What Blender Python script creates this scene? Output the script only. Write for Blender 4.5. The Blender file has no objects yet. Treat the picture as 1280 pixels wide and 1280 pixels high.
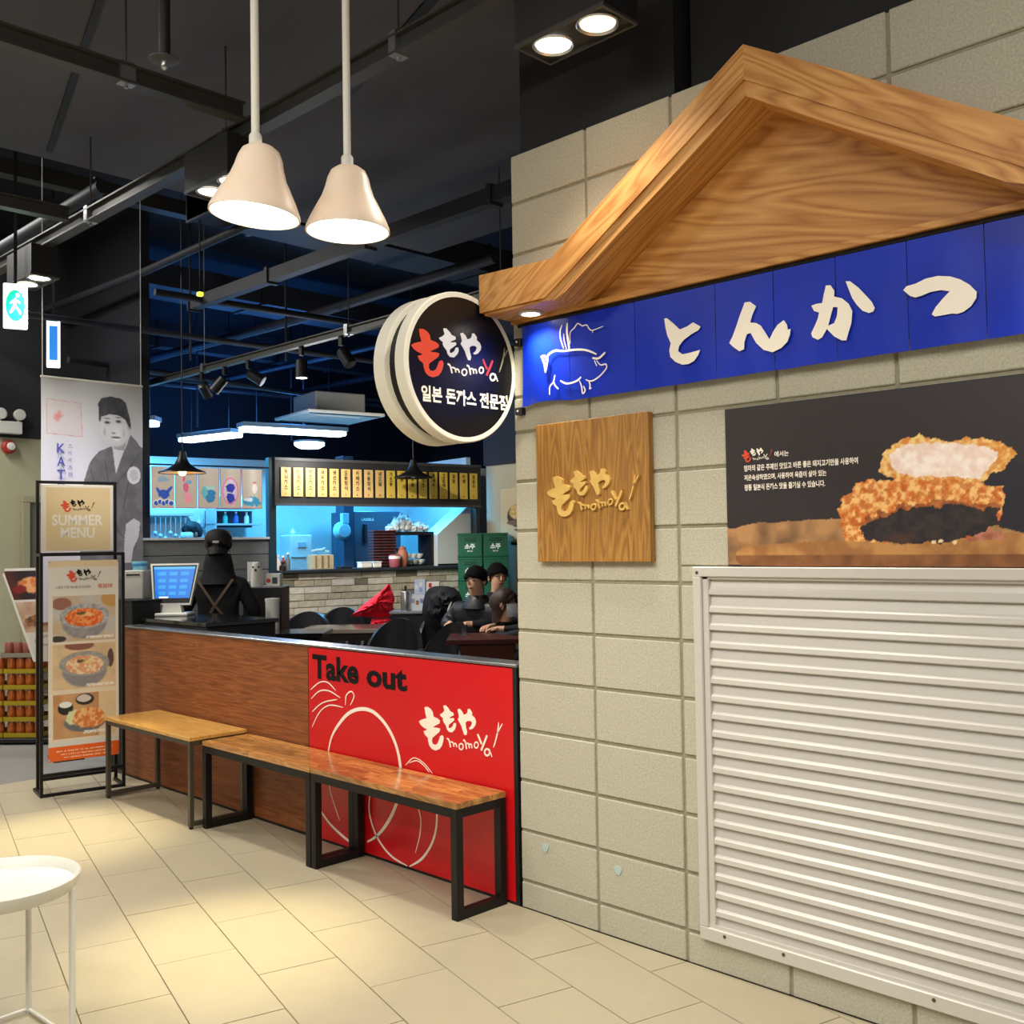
import bpy, bmesh, math, random
import numpy as np
from mathutils import Vector, Matrix
from mathutils.geometry import tessellate_polygon
random.seed(7)
PI = math.pi
sc = bpy.context.scene
COL = sc.collection

# ---------------------------------------------------------------- camera, world, exposure
cam_d = bpy.data.cameras.new('camera')
cam = bpy.data.objects.new('camera', cam_d); COL.objects.link(cam)
cam_d.sensor_width = 36.0
cam_d.lens = 1281.5 / 1280.0 * 36.0
cam_d.clip_start = 0.05; cam_d.clip_end = 100
def cam_matrix(pos, yaw, pitch, roll):
    f = Vector((-math.sin(yaw) * math.cos(pitch), math.cos(yaw) * math.cos(pitch), math.sin(pitch)))
    r = Vector((math.cos(yaw), math.sin(yaw), 0)); u = r.cross(f)
    r2 = math.cos(roll) * r + math.sin(roll) * u
    u2 = -math.sin(roll) * r + math.cos(roll) * u
    m = Matrix((r2, u2, -f)).transposed().to_4x4()
    m.translation = pos
    return m
cam.matrix_world = cam_matrix(Vector((2.924, -2.968, 1.454)), math.radians(44.80), math.radians(1.821), math.radians(-0.8976))
sc.camera = cam
sc.view_settings.view_transform = 'Standard'
try: sc.view_settings.look = 'None'
except Exception: pass
sc.view_settings.gamma = 1.0
sc.view_settings.use_curve_mapping = False
sc.view_settings.exposure = 0.0
w = bpy.data.worlds.new('world'); sc.world = w; w.use_nodes = True
w.node_tree.nodes['Background'].inputs[0].default_value = (0.90, 0.86, 0.80, 1)
w.node_tree.nodes['Background'].inputs[1].default_value = 0.20
sc.cycles.max_bounces = 6
sc.cycles.sample_clamp_indirect = 4.0

def lamp(name, kind, loc, energy, color, target=None, size=0.1, size_y=None, cone=1.2, blend=0.6):
    d = bpy.data.lights.new(name, kind); d.energy = energy; d.color = color
    if kind == 'AREA':
        d.size = size
        if size_y: d.shape = 'RECTANGLE'; d.size_y = size_y
    else:
        d.shadow_soft_size = size
    if kind == 'SPOT': d.spot_size = cone; d.spot_blend = blend
    o = bpy.data.objects.new(name, d); COL.objects.link(o); o.location = loc
    if target is not None:
        o.rotation_euler = (Vector(target) - Vector(loc)).to_track_quat('-Z', 'Y').to_euler()
    return o
WARM = (1.0, 0.84, 0.48); NEUT = (1.0, 0.94, 0.82); BLUE = (0.07, 0.50, 1.0)
# twin downlights on the front rail (their own spots and one added beam); fixtures are built further down at the same places
RAIL_FIX = [(-1.48, -0.45), (-3.60, -0.53), (0.645, -0.325), (2.75, -0.40), (4.6, -0.45)]
lamp('downlight_glow', 'SPOT', (-1.42, -0.45, 3.19), 620, WARM, (-0.50, -1.0, 0), 0.05, cone=0.44, blend=1.0)
lamp('downlight_glow', 'SPOT', (-3.45, -0.53, 3.19), 620, WARM, (-2.45, -0.85, 0), 0.05, cone=0.42, blend=1.0)
lamp('downlight_glow', 'SPOT', (-1.60, -0.45, 3.19), 130, NEUT, (-1.3, -0.50, 0), 0.07, cone=1.9, blend=1.0)
lamp('downlight_glow', 'SPOT', (-3.70, -0.53, 3.19), 130, NEUT, (-3.4, -0.5, 0), 0.07, cone=1.9, blend=1.0)
lamp('downlight_glow', 'SPOT', (0.55, -0.335, 3.19), 60, NEUT, (0.45, -0.85, 0), 0.06, cone=1.9, blend=1.0)
lamp('downlight_glow', 'SPOT', (0.74, -0.335, 3.19), 60, NEUT, (0.9, -0.95, 0), 0.06, cone=1.9, blend=1.0)
lamp('downlight_glow', 'SPOT', (-1.62, -0.45, 3.19), 160, (1.0, 0.97, 0.95), (-4.2, 0.05, 1.85), 0.05, cone=0.62, blend=0.8)  # extra beam added at the twin box to brighten the portrait banner
# fill panels added out of view over the mall corridor (fixtures built below)
FILL_PANELS = [(1.6, -3.6), (3.6, -2.4), (-1.6, -3.4), (0.6, -5.2), (3.6, -5.0)]
for (x, y) in FILL_PANELS:
    lamp('fill_panel_glow', 'AREA', (x, y, 3.86), 60, (1.0, 0.965, 0.90), (x, y, 0), 1.1, 0.5)

for (x, y, e) in ((-5.4, -2.1, 130), (-6.6, -1.0, 110)):  # unseen panels added to brighten the beige wall and portrait
    lamp('fill_panel_glow', 'AREA', (x, y, 4.62), e, (1.0, 0.97, 0.92), (x, y, 0), 1.1, 0.5)

# ---------------------------------------------------------------- helpers
def hx(h):
    h = h.lstrip('#'); v = [int(h[i:i + 2], 16) / 255 for i in (0, 2, 4)]
    return tuple(x / 12.92 if x <= 0.04045 else ((x + 0.055) / 1.055) ** 2.4 for x in v)
_m = {}
def mat(name, color, rough=0.6, metal=0.0, emit=0.0, var=0.0, scale=20.0, bump=0.0, bscale=None, spec=0.5, alpha=1.0, stretch=(1, 1, 1), coat=0.0, two=None):
    if name in _m: return _m[name]
    m = bpy.data.materials.new(name); m.use_nodes = True; nt = m.node_tree; N = nt.nodes; L = nt.links
    b = N['Principled BSDF']; c = hx(color) if isinstance(color, str) else color
    b.inputs['Base Color'].default_value = (*c, 1); b.inputs['Roughness'].default_value = rough
    b.inputs['Metallic'].default_value = metal
    b.inputs['Specular IOR Level'].default_value = spec
    if coat: b.inputs['Coat Weight'].default_value = coat; b.inputs['Coat Roughness'].default_value = 0.08
    if emit:
        b.inputs['Emission Color'].default_value = (*c, 1); b.inputs['Emission Strength'].default_value = emit
    if alpha < 1: b.inputs['Alpha'].default_value = alpha
    tc = N.new('ShaderNodeTexCoord'); mp = N.new('ShaderNodeMapping'); mp.inputs['Scale'].default_value = stretch
    L.new(tc.outputs['Object'], mp.inputs['Vector'])
    nz = N.new('ShaderNodeTexNoise'); nz.inputs['Scale'].default_value = scale; nz.inputs['Detail'].default_value = 6
    nz.inputs['Roughness'].default_value = 0.6
    L.new(mp.outputs['Vector'], nz.inputs['Vector'])
    if var or two:
        cr = N.new('ShaderNodeValToRGB')
        c2 = hx(two) if two else None
        a = tuple(max(0, x * (1 - var)) for x in c); z = c2 or tuple(min(1, x * (1 + var)) for x in c)
        cr.color_ramp.elements[0].position = 0.3; cr.color_ramp.elements[1].position = 0.7
        cr.color_ramp.elements[0].color = (*a, 1); cr.color_ramp.elements[1].color = (*z, 1)
        L.new(nz.outputs['Fac'], cr.inputs['Fac']); L.new(cr.outputs['Color'], b.inputs['Base Color'])
    else:
        mr = N.new('ShaderNodeMapRange'); mr.inputs['To Min'].default_value = rough * 0.92; mr.inputs['To Max'].default_value = min(1, rough * 1.08)
        L.new(nz.outputs['Fac'], mr.inputs['Value']); L.new(mr.outputs['Result'], b.inputs['Roughness'])
    if bump:
        bp = N.new('ShaderNodeBump'); bp.inputs['Strength'].default_value = bump; bp.inputs['Distance'].default_value = 0.01
        n2 = N.new('ShaderNodeTexNoise'); n2.inputs['Scale'].default_value = bscale or scale; n2.inputs['Detail'].default_value = 4
        L.new(mp.outputs['Vector'], n2.inputs['Vector'])
        L.new(n2.outputs['Fac'], bp.inputs['Height']); L.new(bp.outputs['Normal'], b.inputs['Normal'])
    _m[name] = m
    return m
def wood(name, stops, axis='X', ang=0.0, scale=1.0, dist=5.0, rough=0.5, fine=0.35, stretch=6.0, bump=0.15, coat=0.0, rand=False):
    """grain runs along `axis` after turning the coordinates by `ang` about Y"""
    if name in _m: return _m[name]
    m = bpy.data.materials.new(name); m.use_nodes = True; nt = m.node_tree; N = nt.nodes; L = nt.links
    b = N['Principled BSDF']; b.inputs['Roughness'].default_value = rough
    if coat: b.inputs['Coat Weight'].default_value = coat; b.inputs['Coat Roughness'].default_value = 0.12
    tc = N.new('ShaderNodeTexCoord'); mp = N.new('ShaderNodeMapping'); mp.vector_type = 'POINT'
    mp.inputs['Rotation'].default_value = (0, ang, 0)
    L.new(tc.outputs['Object'], mp.inputs['Vector'])
    src = mp.outputs['Vector']
    if rand:
        oi = N.new('ShaderNodeObjectInfo'); ml = N.new('ShaderNodeMath'); ml.operation = 'MULTIPLY'; ml.inputs[1].default_value = 37.0
        L.new(oi.outputs['Random'], ml.inputs[0]); ad = N.new('ShaderNodeVectorMath'); ad.operation = 'ADD'
        L.new(src, ad.inputs[0]); L.new(ml.outputs[0], ad.inputs[1]); src = ad.outputs[0]
    m2 = N.new('ShaderNodeMapping'); s = {'X': (1, stretch, stretch), 'Z': (stretch, stretch, 1), 'Y': (stretch, 1, stretch)}[axis]
    m2.inputs['Scale'].default_value = tuple(scale * k for k in s)
    L.new(src, m2.inputs['Vector'])
    # big rings: noise distorted contour lines
    n1 = N.new('ShaderNodeTexNoise'); n1.inputs['Scale'].default_value = 0.9; n1.inputs['Detail'].default_value = 1.5; n1.inputs['Distortion'].default_value = 0.6
    L.new(m2.outputs['Vector'], n1.inputs['Vector'])
    mu = N.new('ShaderNodeMath'); mu.operation = 'MULTIPLY'; mu.inputs[1].default_value = dist * 2.2
    fr = N.new('ShaderNodeMath'); fr.operation = 'PINGPONG'; fr.inputs[1].default_value = 0.5
    L.new(n1.outputs['Fac'], mu.inputs[0]); L.new(mu.outputs[0], fr.inputs[0])
    m3 = N.new('ShaderNodeMapping'); s3 = {'X': (3, 60, 60), 'Z': (60, 60, 3), 'Y': (60, 3, 60)}[axis]; m3.inputs['Scale'].default_value = s3
    L.new(src, m3.inputs['Vector'])
    n2 = N.new('ShaderNodeTexNoise'); n2.inputs['Scale'].default_value = 1.6; n2.inputs['Detail'].default_value = 5
    L.new(m3.outputs['Vector'], n2.inputs['Vector'])
    mx = N.new('ShaderNodeMix'); mx.data_type = 'FLOAT'; mx.inputs['Factor'].default_value = fine
    d2 = N.new('ShaderNodeMath'); d2.operation = 'MULTIPLY'; d2.inputs[1].default_value = 2.0
    L.new(fr.outputs[0], d2.inputs[0])
    L.new(d2.outputs[0], mx.inputs['A']); L.new(n2.outputs['Fac'], mx.inputs['B'])
    cr = N.new('ShaderNodeValToRGB'); e = cr.color_ramp.elements
    while len(e) < len(stops): e.new(0.5)
    for i, (p, c) in enumerate(stops): e[i].position = p; e[i].color = (*hx(c), 1)
    L.new(mx.outputs['Result'], cr.inputs['Fac']); col = cr.outputs['Color']
    if rand:
        hs = N.new('ShaderNodeHueSaturation'); mr = N.new('ShaderNodeMapRange'); mr.inputs['To Min'].default_value = 0.62; mr.inputs['To Max'].default_value = 1.3
        L.new(oi.outputs['Random'], mr.inputs['Value']); L.new(mr.outputs['Result'], hs.inputs['Value']); L.new(col, hs.inputs['Color']); col = hs.outputs['Color']
    L.new(col, b.inputs['Base Color'])
    bp = N.new('ShaderNodeBump'); bp.inputs['Strength'].default_value = bump; bp.inputs['Distance'].default_value = 0.004
    L.new(mx.outputs['Result'], bp.inputs['Height']); L.new(bp.outputs['Normal'], b.inputs['Normal'])
    _m[name] = m
    return m

class MB:
    def __init__(s): s.v = []; s.f = []; s.mi = []; s.cur = 0
    def add(s, vs, fs):
        n = len(s.v); s.v += [tuple(v) for v in vs]; s.f += [tuple(i + n for i in f) for f in fs]; s.mi += [s.cur] * len(fs); return s
    def box(s, x0, x1, y0, y1, z0, z1, ch=0.0):
        if ch <= 0:
            return s.add([(x0, y0, z0), (x1, y0, z0), (x1, y1, z0), (x0, y1, z0), (x0, y0, z1), (x1, y0, z1), (x1, y1, z1), (x0, y1, z1)],
                         [(3, 2, 1, 0), (4, 5, 6, 7), (0, 1, 5, 4), (1, 2, 6, 5), (2, 3, 7, 6), (3, 0, 4, 7)])
        c = ch; vs = []
        for sx, X in ((1, x0), (-1, x1)):
            for sy, Y in ((1, y0), (-1, y1)):
                for sz, Z in ((1, z0), (-1, z1)):
                    vs += [(X, Y + sy * c, Z + sz * c), (X + sx * c, Y, Z + sz * c), (X + sx * c, Y + sy * c, Z)]
        ix = lambda i, j, k, a: ((i * 2 + j) * 2 + k) * 3 + a
        fs = []
        for i in (0, 1): fs.append([ix(i, 0, 0, 0), ix(i, 1, 0, 0), ix(i, 1, 1, 0), ix(i, 0, 1, 0)])
        for j in (0, 1): fs.append([ix(0, j, 0, 1), ix(1, j, 0, 1), ix(1, j, 1, 1), ix(0, j, 1, 1)])
        for k in (0, 1): fs.append([ix(0, 0, k, 2), ix(1, 0, k, 2), ix(1, 1, k, 2), ix(0, 1, k, 2)])
        for i in (0, 1):
            for j in (0, 1): fs.append([ix(i, j, 0, 0), ix(i, j, 1, 0), ix(i, j, 1, 1), ix(i, j, 0, 1)])
            for k in (0, 1): fs.append([ix(i, 0, k, 0), ix(i, 1, k, 0), ix(i, 1, k, 2), ix(i, 0, k, 2)])
        for j in (0, 1):
            for k in (0, 1): fs.append([ix(0, j, k, 1), ix(1, j, k, 1), ix(1, j, k, 2), ix(0, j, k, 2)])
        for i in (0, 1):
            for j in (0, 1):
                for k in (0, 1): fs.append([ix(i, j, k, 0), ix(i, j, k, 1), ix(i, j, k, 2)])
        return s.add(vs, fs)
    def bar(s, p, q, wd, hd=None, up=(0, 0, 1)):
        hd = hd or wd; p = Vector(p); q = Vector(q); d = (q - p).normalized(); u = Vector(up)
        if abs(d.dot(u)) > 0.98: u = Vector((1, 0, 0))
        r = d.cross(u).normalized(); u = r.cross(d); a = r * wd / 2; b = u * hd / 2
        vs = [p - a - b, p + a - b, p + a + b, p - a + b, q - a - b, q + a - b, q + a + b, q - a + b]
        return s.add(vs, [(3, 2, 1, 0), (4, 5, 6, 7), (0, 1, 5, 4), (1, 2, 6, 5), (2, 3, 7, 6), (3, 0, 4, 7)])
    def tube(s, pts, r, n=10, cap=True):
        pts = [Vector(p) for p in pts]; rs = r if isinstance(r, (list, tuple)) else [r] * len(pts)
        base = len(s.v); ref = None; vs = []
        for i, p in enumerate(pts):
            d = (pts[min(i + 1, len(pts) - 1)] - pts[max(i - 1, 0)]).normalized()
            if ref is None: ref = Vector((0, 0, 1)) if abs(d.z) < 0.9 else Vector((1, 0, 0))
            a = d.cross(ref).normalized(); b = a.cross(d).normalized(); ref = b
            vs += [p + (a * math.cos(2 * PI * k / n) + b * math.sin(2 * PI * k / n)) * rs[i] for k in range(n)]
        fs = [(i * n + k, i * n + (k + 1) % n, (i + 1) * n + (k + 1) % n, (i + 1) * n + k) for i in range(len(pts) - 1) for k in range(n)]
        if cap: fs += [tuple(range(n))[::-1], tuple((len(pts) - 1) * n + k for k in range(n))]
        return s.add(vs, fs)
    def lathe(s, prof, c=(0, 0, 0), n=24, axis='Z', capa=True, capb=True):
        vs = []
        for r, h in prof:
            for k in range(n):
                a = 2 * PI * k / n; x, y = r * math.cos(a), r * math.sin(a)
                v = {'Z': (x, y, h), 'X': (h, x, y), 'Y': (y, h, x)}[axis]
                vs.append((c[0] + v[0], c[1] + v[1], c[2] + v[2]))
        fs = [(i * n + k, i * n + (k + 1) % n, (i + 1) * n + (k + 1) % n, (i + 1) * n + k) for i in range(len(prof) - 1) for k in range(n)]
        if capa: fs.append(tuple(range(n))[::-1])
        if capb: fs.append(tuple((len(prof) - 1) * n + k for k in range(n)))
        return s.add(vs, fs)
    def ball(s, c, rx, ry=None, rz=None, n=12, m=8, rough=0.0):
        ry = ry or rx; rz = rz or rx; vs = [(c[0], c[1], c[2] - rz)]
        for i in range(1, m):
            t = -PI / 2 + PI * i / m
            for k in range(n):
                a = 2 * PI * k / n; q = 1 + rough * random.uniform(-1, 1)
                vs.append((c[0] + rx * q * math.cos(t) * math.cos(a), c[1] + ry * q * math.cos(t) * math.sin(a), c[2] + rz * q * math.sin(t)))
        vs.append((c[0], c[1], c[2] + rz)); top = len(vs) - 1
        fs = [(0, 1 + (k + 1) % n, 1 + k) for k in range(n)]
        for i in range(m - 2): fs += [(1 + i * n + k, 1 + i * n + (k + 1) % n, 1 + (i + 1) * n + (k + 1) % n, 1 + (i + 1) * n + k) for k in range(n)]
        fs += [(top, 1 + (m - 2) * n + k, 1 + (m - 2) * n + (k + 1) % n) for k in range(n)]
        return s.add(vs, fs)
    def prism(s, poly, d0, d1, M=None, holes=()):
        """2D polygon (x,z) extruded from depth d0 to d1 along y; or through matrix M"""
        loops = [list(poly)] + [list(h) for h in holes]
        tri = tessellate_polygon([[Vector((x, y, 0)) for x, y in lp] for lp in loops])
        flat = [p for lp in loops for p in lp]; n = len(flat)
        def T(x, z, d): return (M @ Vector((x, z, d))) if M is not None else Vector((x, d, z))
        vs = [T(x, z, d0) for x, z in flat] + [T(x, z, d1) for x, z in flat]
        fs = [tuple(t) for t in tri] + [tuple(i + n for i in t)[::-1] for t in tri]
        o = 0
        for lp in loops:
            k = len(lp)
            fs += [(o + i, o + (i + 1) % k, n + o + (i + 1) % k, n + o + i) for i in range(k)]; o += k
        return s.add(vs, fs)
    def ribbon(s, pts, wd, d0, d1, M=None, taper=0.55, sub=4):
        P = smooth(pts, sub); n = len(P); a = []; b = []
        closed = (Vector(P[0]) - Vector(P[-1])).length < 1e-4
        for i in range(n):
            p0 = Vector(P[max(i - 1, 0)]); p1 = Vector(P[min(i + 1, n - 1)])
            if closed and i in (0, n - 1): p0 = Vector(P[-2]); p1 = Vector(P[1])
            d = (p1 - p0); d = d.normalized() if d.length > 0 else Vector((1, 0)); nn = Vector((-d.y, d.x))
            t = i / (n - 1); k = wd / 2 * (1 if closed else (taper + (1 - taper) * min(1, 6 * t, 6 * (1 - t))))
            a.append(Vector(P[i]) + nn * k); b.append(Vector(P[i]) - nn * k)
        def T(q, d): return (M @ Vector((q.x, q.y, d))) if M is not None else Vector((q.x, d, q.y))
        vs = [T(q, d0) for q in a] + [T(q, d0) for q in b] + [T(q, d1) for q in a] + [T(q, d1) for q in b]
        fs = []
        for i in range(n - 1):
            fs += [(i, i + 1, n + i + 1, n + i), (2 * n + i, 3 * n + i, 3 * n + i + 1, 2 * n + i + 1), (i, 2 * n + i, 2 * n + i + 1, i + 1), (n + i, n + i + 1, 3 * n + i + 1, 3 * n + i)]
        return s.add(vs, fs)
    def build(s, name, m, parent=None, smooth_=False, mats=None, loc=None):
        me = bpy.data.meshes.new(name); me.from_pydata(s.v, [], s.f)
        bm = bmesh.new(); bm.from_mesh(me); bmesh.ops.recalc_face_normals(bm, faces=bm.faces); bm.to_mesh(me); bm.free()
        for q in (mats or [m]): me.materials.append(q)
        if mats: me.polygons.foreach_set('material_index', s.mi)
        if smooth_:
            me.polygons.foreach_set('use_smooth', [True] * len(me.polygons))
            try: me.set_sharp_from_angle(angle=math.radians(42))
            except Exception: pass
        me.update()
        o = bpy.data.objects.new(name, me); COL.objects.link(o)
        if parent is not None: o.parent = parent
        if loc is not None: o.location = loc
        return o
def smooth(pts, sub=4):
    if len(pts) < 3 or sub < 2: return [tuple(p) for p in pts]
    closed = (Vector(pts[0]) - Vector(pts[-1])).length < 1e-4
    out = []; n = len(pts)
    for i in range(n - 1):
        p0 = Vector(pts[i - 1]) if i > 0 else (Vector(pts[-2]) if closed else Vector(pts[0]))
        p1 = Vector(pts[i]); p2 = Vector(pts[i + 1])
        p3 = Vector(pts[i + 2]) if i + 2 < n else (Vector(pts[1]) if closed else Vector(pts[-1]))
        for k in range(sub):
            t = k / sub
            out.append(tuple(0.5 * ((2 * p1) + (p2 - p0) * t + (2 * p0 - 5 * p1 + 4 * p2 - p3) * t * t + (3 * p1 - p0 - 3 * p2 + p3) * t ** 3)))
    out.append(tuple(pts[-1]))
    return out
def tag(o, label=None, cat=None, group=None, kind=None):
    if label: o['label'] = label
    if cat: o['category'] = cat
    if group: o['group'] = group
    if kind: o['kind'] = kind
    return o
def thing(name, label, cat, loc=(0, 0, 0), rz=0.0, group=None, kind=None):
    o = bpy.data.objects.new(name, None); COL.objects.link(o); o.empty_display_size = 0.1
    o.location = loc; o.rotation_euler = (0, 0, rz)
    return tag(o, label, cat, group, kind)
def copy_tree(o, parent=None, loc=None, rz=None):
    c = o.copy(); COL.objects.link(c); c.parent = parent
    for ch in KIDS(o): copy_tree(ch, c)
    if loc is not None: c.location = loc
    if rz is not None: c.rotation_euler = (0, 0, rz)
    return c
def KIDS(o): return [x for x in list(COL.objects) if x.parent is o]
# text -------------------------------------------------
def text_geo(s, wd=None, ht=None, bold=0.0, spacing=1.0):
    cu = bpy.data.curves.new('lettering', 'FONT'); cu.body = s; cu.size = 1.0; cu.offset = bold; cu.space_character = spacing
    cu.resolution_u = 3
    o = bpy.data.objects.new('lettering', cu); COL.objects.link(o)
    dg = bpy.context.evaluated_depsgraph_get(); dg.update()
    me = bpy.data.meshes.new_from_object(o.evaluated_get(dg))
    bpy.data.objects.remove(o); bpy.data.curves.remove(cu)
    vs = [(v.co.x, v.co.y) for v in me.vertices]; fs = [tuple(p.vertices) for p in me.polygons]; bpy.data.meshes.remove(me)
    if not vs: return [], []
    x0 = min(v[0] for v in vs); x1 = max(v[0] for v in vs); y0 = min(v[1] for v in vs); y1 = max(v[1] for v in vs)
    sx = wd / (x1 - x0) if wd else None; sy = ht / (y1 - y0) if ht else None
    sx = sx or sy; sy = sy or sx
    return [((x - x0) * sx, (y - y0) * sy) for x, y in vs], fs
def put_text(mb, s, x, y, M=None, wd=None, ht=None, bold=0.0, d=0.0, spacing=1.0):
    vs, fs = text_geo(s, wd, ht, bold, spacing)
    mb.add([(M @ Vector((x + a, y + b, d))) if M is not None else Vector((x + a, d, y + b)) for a, b in vs], fs)
    return mb
# painted flat prints: vertex colours on a fine grid ------
def vnoise(x, y, seed=0):
    xi = np.floor(x).astype(int); yi = np.floor(y).astype(int); fx = x - xi; fy = y - yi
    fx = fx * fx * (3 - 2 * fx); fy = fy * fy * (3 - 2 * fy)
    def h(a, b):
        q = (a * 374761393 + b * 668265263 + seed * 974634777) & 0x7fffffff
        q = ((q ^ (q >> 13)) * 1274126177) & 0x7fffffff
        return ((q ^ (q >> 16)) & 0xffff) / 65535.0
    return (h(xi, yi) * (1 - fx) + h(xi + 1, yi) * fx) * (1 - fy) + (h(xi, yi + 1) * (1 - fx) + h(xi + 1, yi + 1) * fx) * fy
def fbm(x, y, seed=0, o=4):
    t = 0; a = 0.5; s = 0
    for i in range(o): t = t + a * vnoise(x * 2 ** i, y * 2 ** i, seed + i); s += a; a *= 0.5
    return t / s
class Paint:
    def __init__(s, x0, x1, z0, z1, nx, nz, bg):
        s.e = (x0, x1, z0, z1); s.nx = nx; s.nz = nz
        s.X, s.Z = np.meshgrid(np.linspace(x0, x1, nx), np.linspace(z0, z1, nz))
        s.c = np.zeros((nz, nx, 3)); s.c[:] = [int(bg[i:i + 2], 16) / 255 for i in (1, 3, 5)]
    def rgb(s, col): return np.array([int(col[i:i + 2], 16) / 255 for i in (1, 3, 5)]) if isinstance(col, str) else np.array(col)
    def jit(s, j, f, seed=3):
        if not j: return s.X, s.Z
        return s.X + j * (fbm(s.X * f, s.Z * f, seed) - 0.5) * 2, s.Z + j * (fbm(s.X * f, s.Z * f, seed + 9) - 0.5) * 2
    def pmask(s, poly, j=0, f=100):
        X, Z = s.jit(j, f); ins = np.zeros(X.shape, bool); n = len(poly)
        for i in range(n):
            (xa, za), (xb, zb) = poly[i], poly[(i + 1) % n]
            if za == zb: continue
            c = ((za > Z) != (zb > Z)) & (X < (xb - xa) * (Z - za) / (zb - za) + xa); ins ^= c
        return ins.astype(float)
    def emask(s, cx, cz, rx, rz, soft=0.0, j=0, f=60, rot=0.0):
        X, Z = s.jit(j, f); dx = X - cx; dz = Z - cz
        if rot: dx, dz = dx * math.cos(rot) + dz * math.sin(rot), -dx * math.sin(rot) + dz * math.cos(rot)
        d = np.sqrt((dx / rx) ** 2 + (dz / rz) ** 2)
        return np.clip((1 - d) / max(soft, 1e-3) + 0.0, 0, 1) if soft else (d < 1).astype(float)
    def rmask(s, x0, x1, z0, z1): return ((s.X >= x0) & (s.X <= x1) & (s.Z >= z0) & (s.Z <= z1)).astype(float)
    def fill(s, m, col, a=1.0, col2=None, f=80, seed=1, lo=0.3, hi=0.7):
        c = s.rgb(col)
        if col2 is not None:
            t = np.clip((fbm(s.X * f, s.Z * f, seed) - lo) / (hi - lo), 0, 1)[..., None]; c = c * (1 - t) + s.rgb(col2) * t
        m = (m * a)[..., None]; s.c = s.c * (1 - m) + c * m; return s
    def mesh(s, name, parent, M=None, rough=0.4, d=0.0, emit=0.0, wave=None):
        nx, nz = s.nx, s.nz; D = np.full(s.X.shape, d)
        if wave: D = D + wave(s.X, s.Z)
        P = np.stack([s.X, D, s.Z], -1).reshape(-1, 3)
        if M is not None:
            A = np.array(M); Q = np.stack([P[:, 0], P[:, 2], P[:, 1], np.ones(len(P))], -1); P = (Q @ A.T)[:, :3]
        me = bpy.data.meshes.new(name); me.vertices.add(nx * nz); me.vertices.foreach_set('co', P.astype(np.float32).ravel())
        i = (np.arange(nz - 1)[:, None] * nx + np.arange(nx - 1)[None, :]).ravel()
        q = np.stack([i, i + 1, i + 1 + nx, i + nx], -1).astype(np.int32); n = len(q)
        me.loops.add(4 * n); me.loops.foreach_set('vertex_index', q.ravel())
        me.polygons.add(n); me.polygons.foreach_set('loop_start', np.arange(n, dtype=np.int32) * 4)
        me.update(calc_edges=True)
        at = me.color_attributes.new('print', 'FLOAT_COLOR', 'POINT'); c = np.clip(s.c, 0, 1)
        lin = np.where(c <= 0.04045, c / 12.92, ((c + 0.055) / 1.055) ** 2.4)
        at.data.foreach_set('color', np.concatenate([lin.reshape(-1, 3), np.ones((nx * nz, 1))], 1).astype(np.float32).ravel())
        me.materials.append(print_mat(rough, emit))
        o = bpy.data.objects.new(name, me); COL.objects.link(o)
        if parent is not None: o.parent = parent
        return o
def print_mat(rough, emit=0.0):
    k = 'printed_%g_%g' % (rough, emit)
    if k in _m: return _m[k]
    m = bpy.data.materials.new(k); m.use_nodes = True; N = m.node_tree.nodes; L = m.node_tree.links; b = N['Principled BSDF']
    a = N.new('ShaderNodeAttribute'); a.attribute_name = 'print'; L.new(a.outputs['Color'], b.inputs['Base Color']); b.inputs['Roughness'].default_value = rough
    if emit: L.new(a.outputs['Color'], b.inputs['Emission Color']); b.inputs['Emission Strength'].default_value = emit
    _m[k] = m; return m
def mats_to(mm, mb, name, m, parent): return mb.build(name, m, parent)
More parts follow.
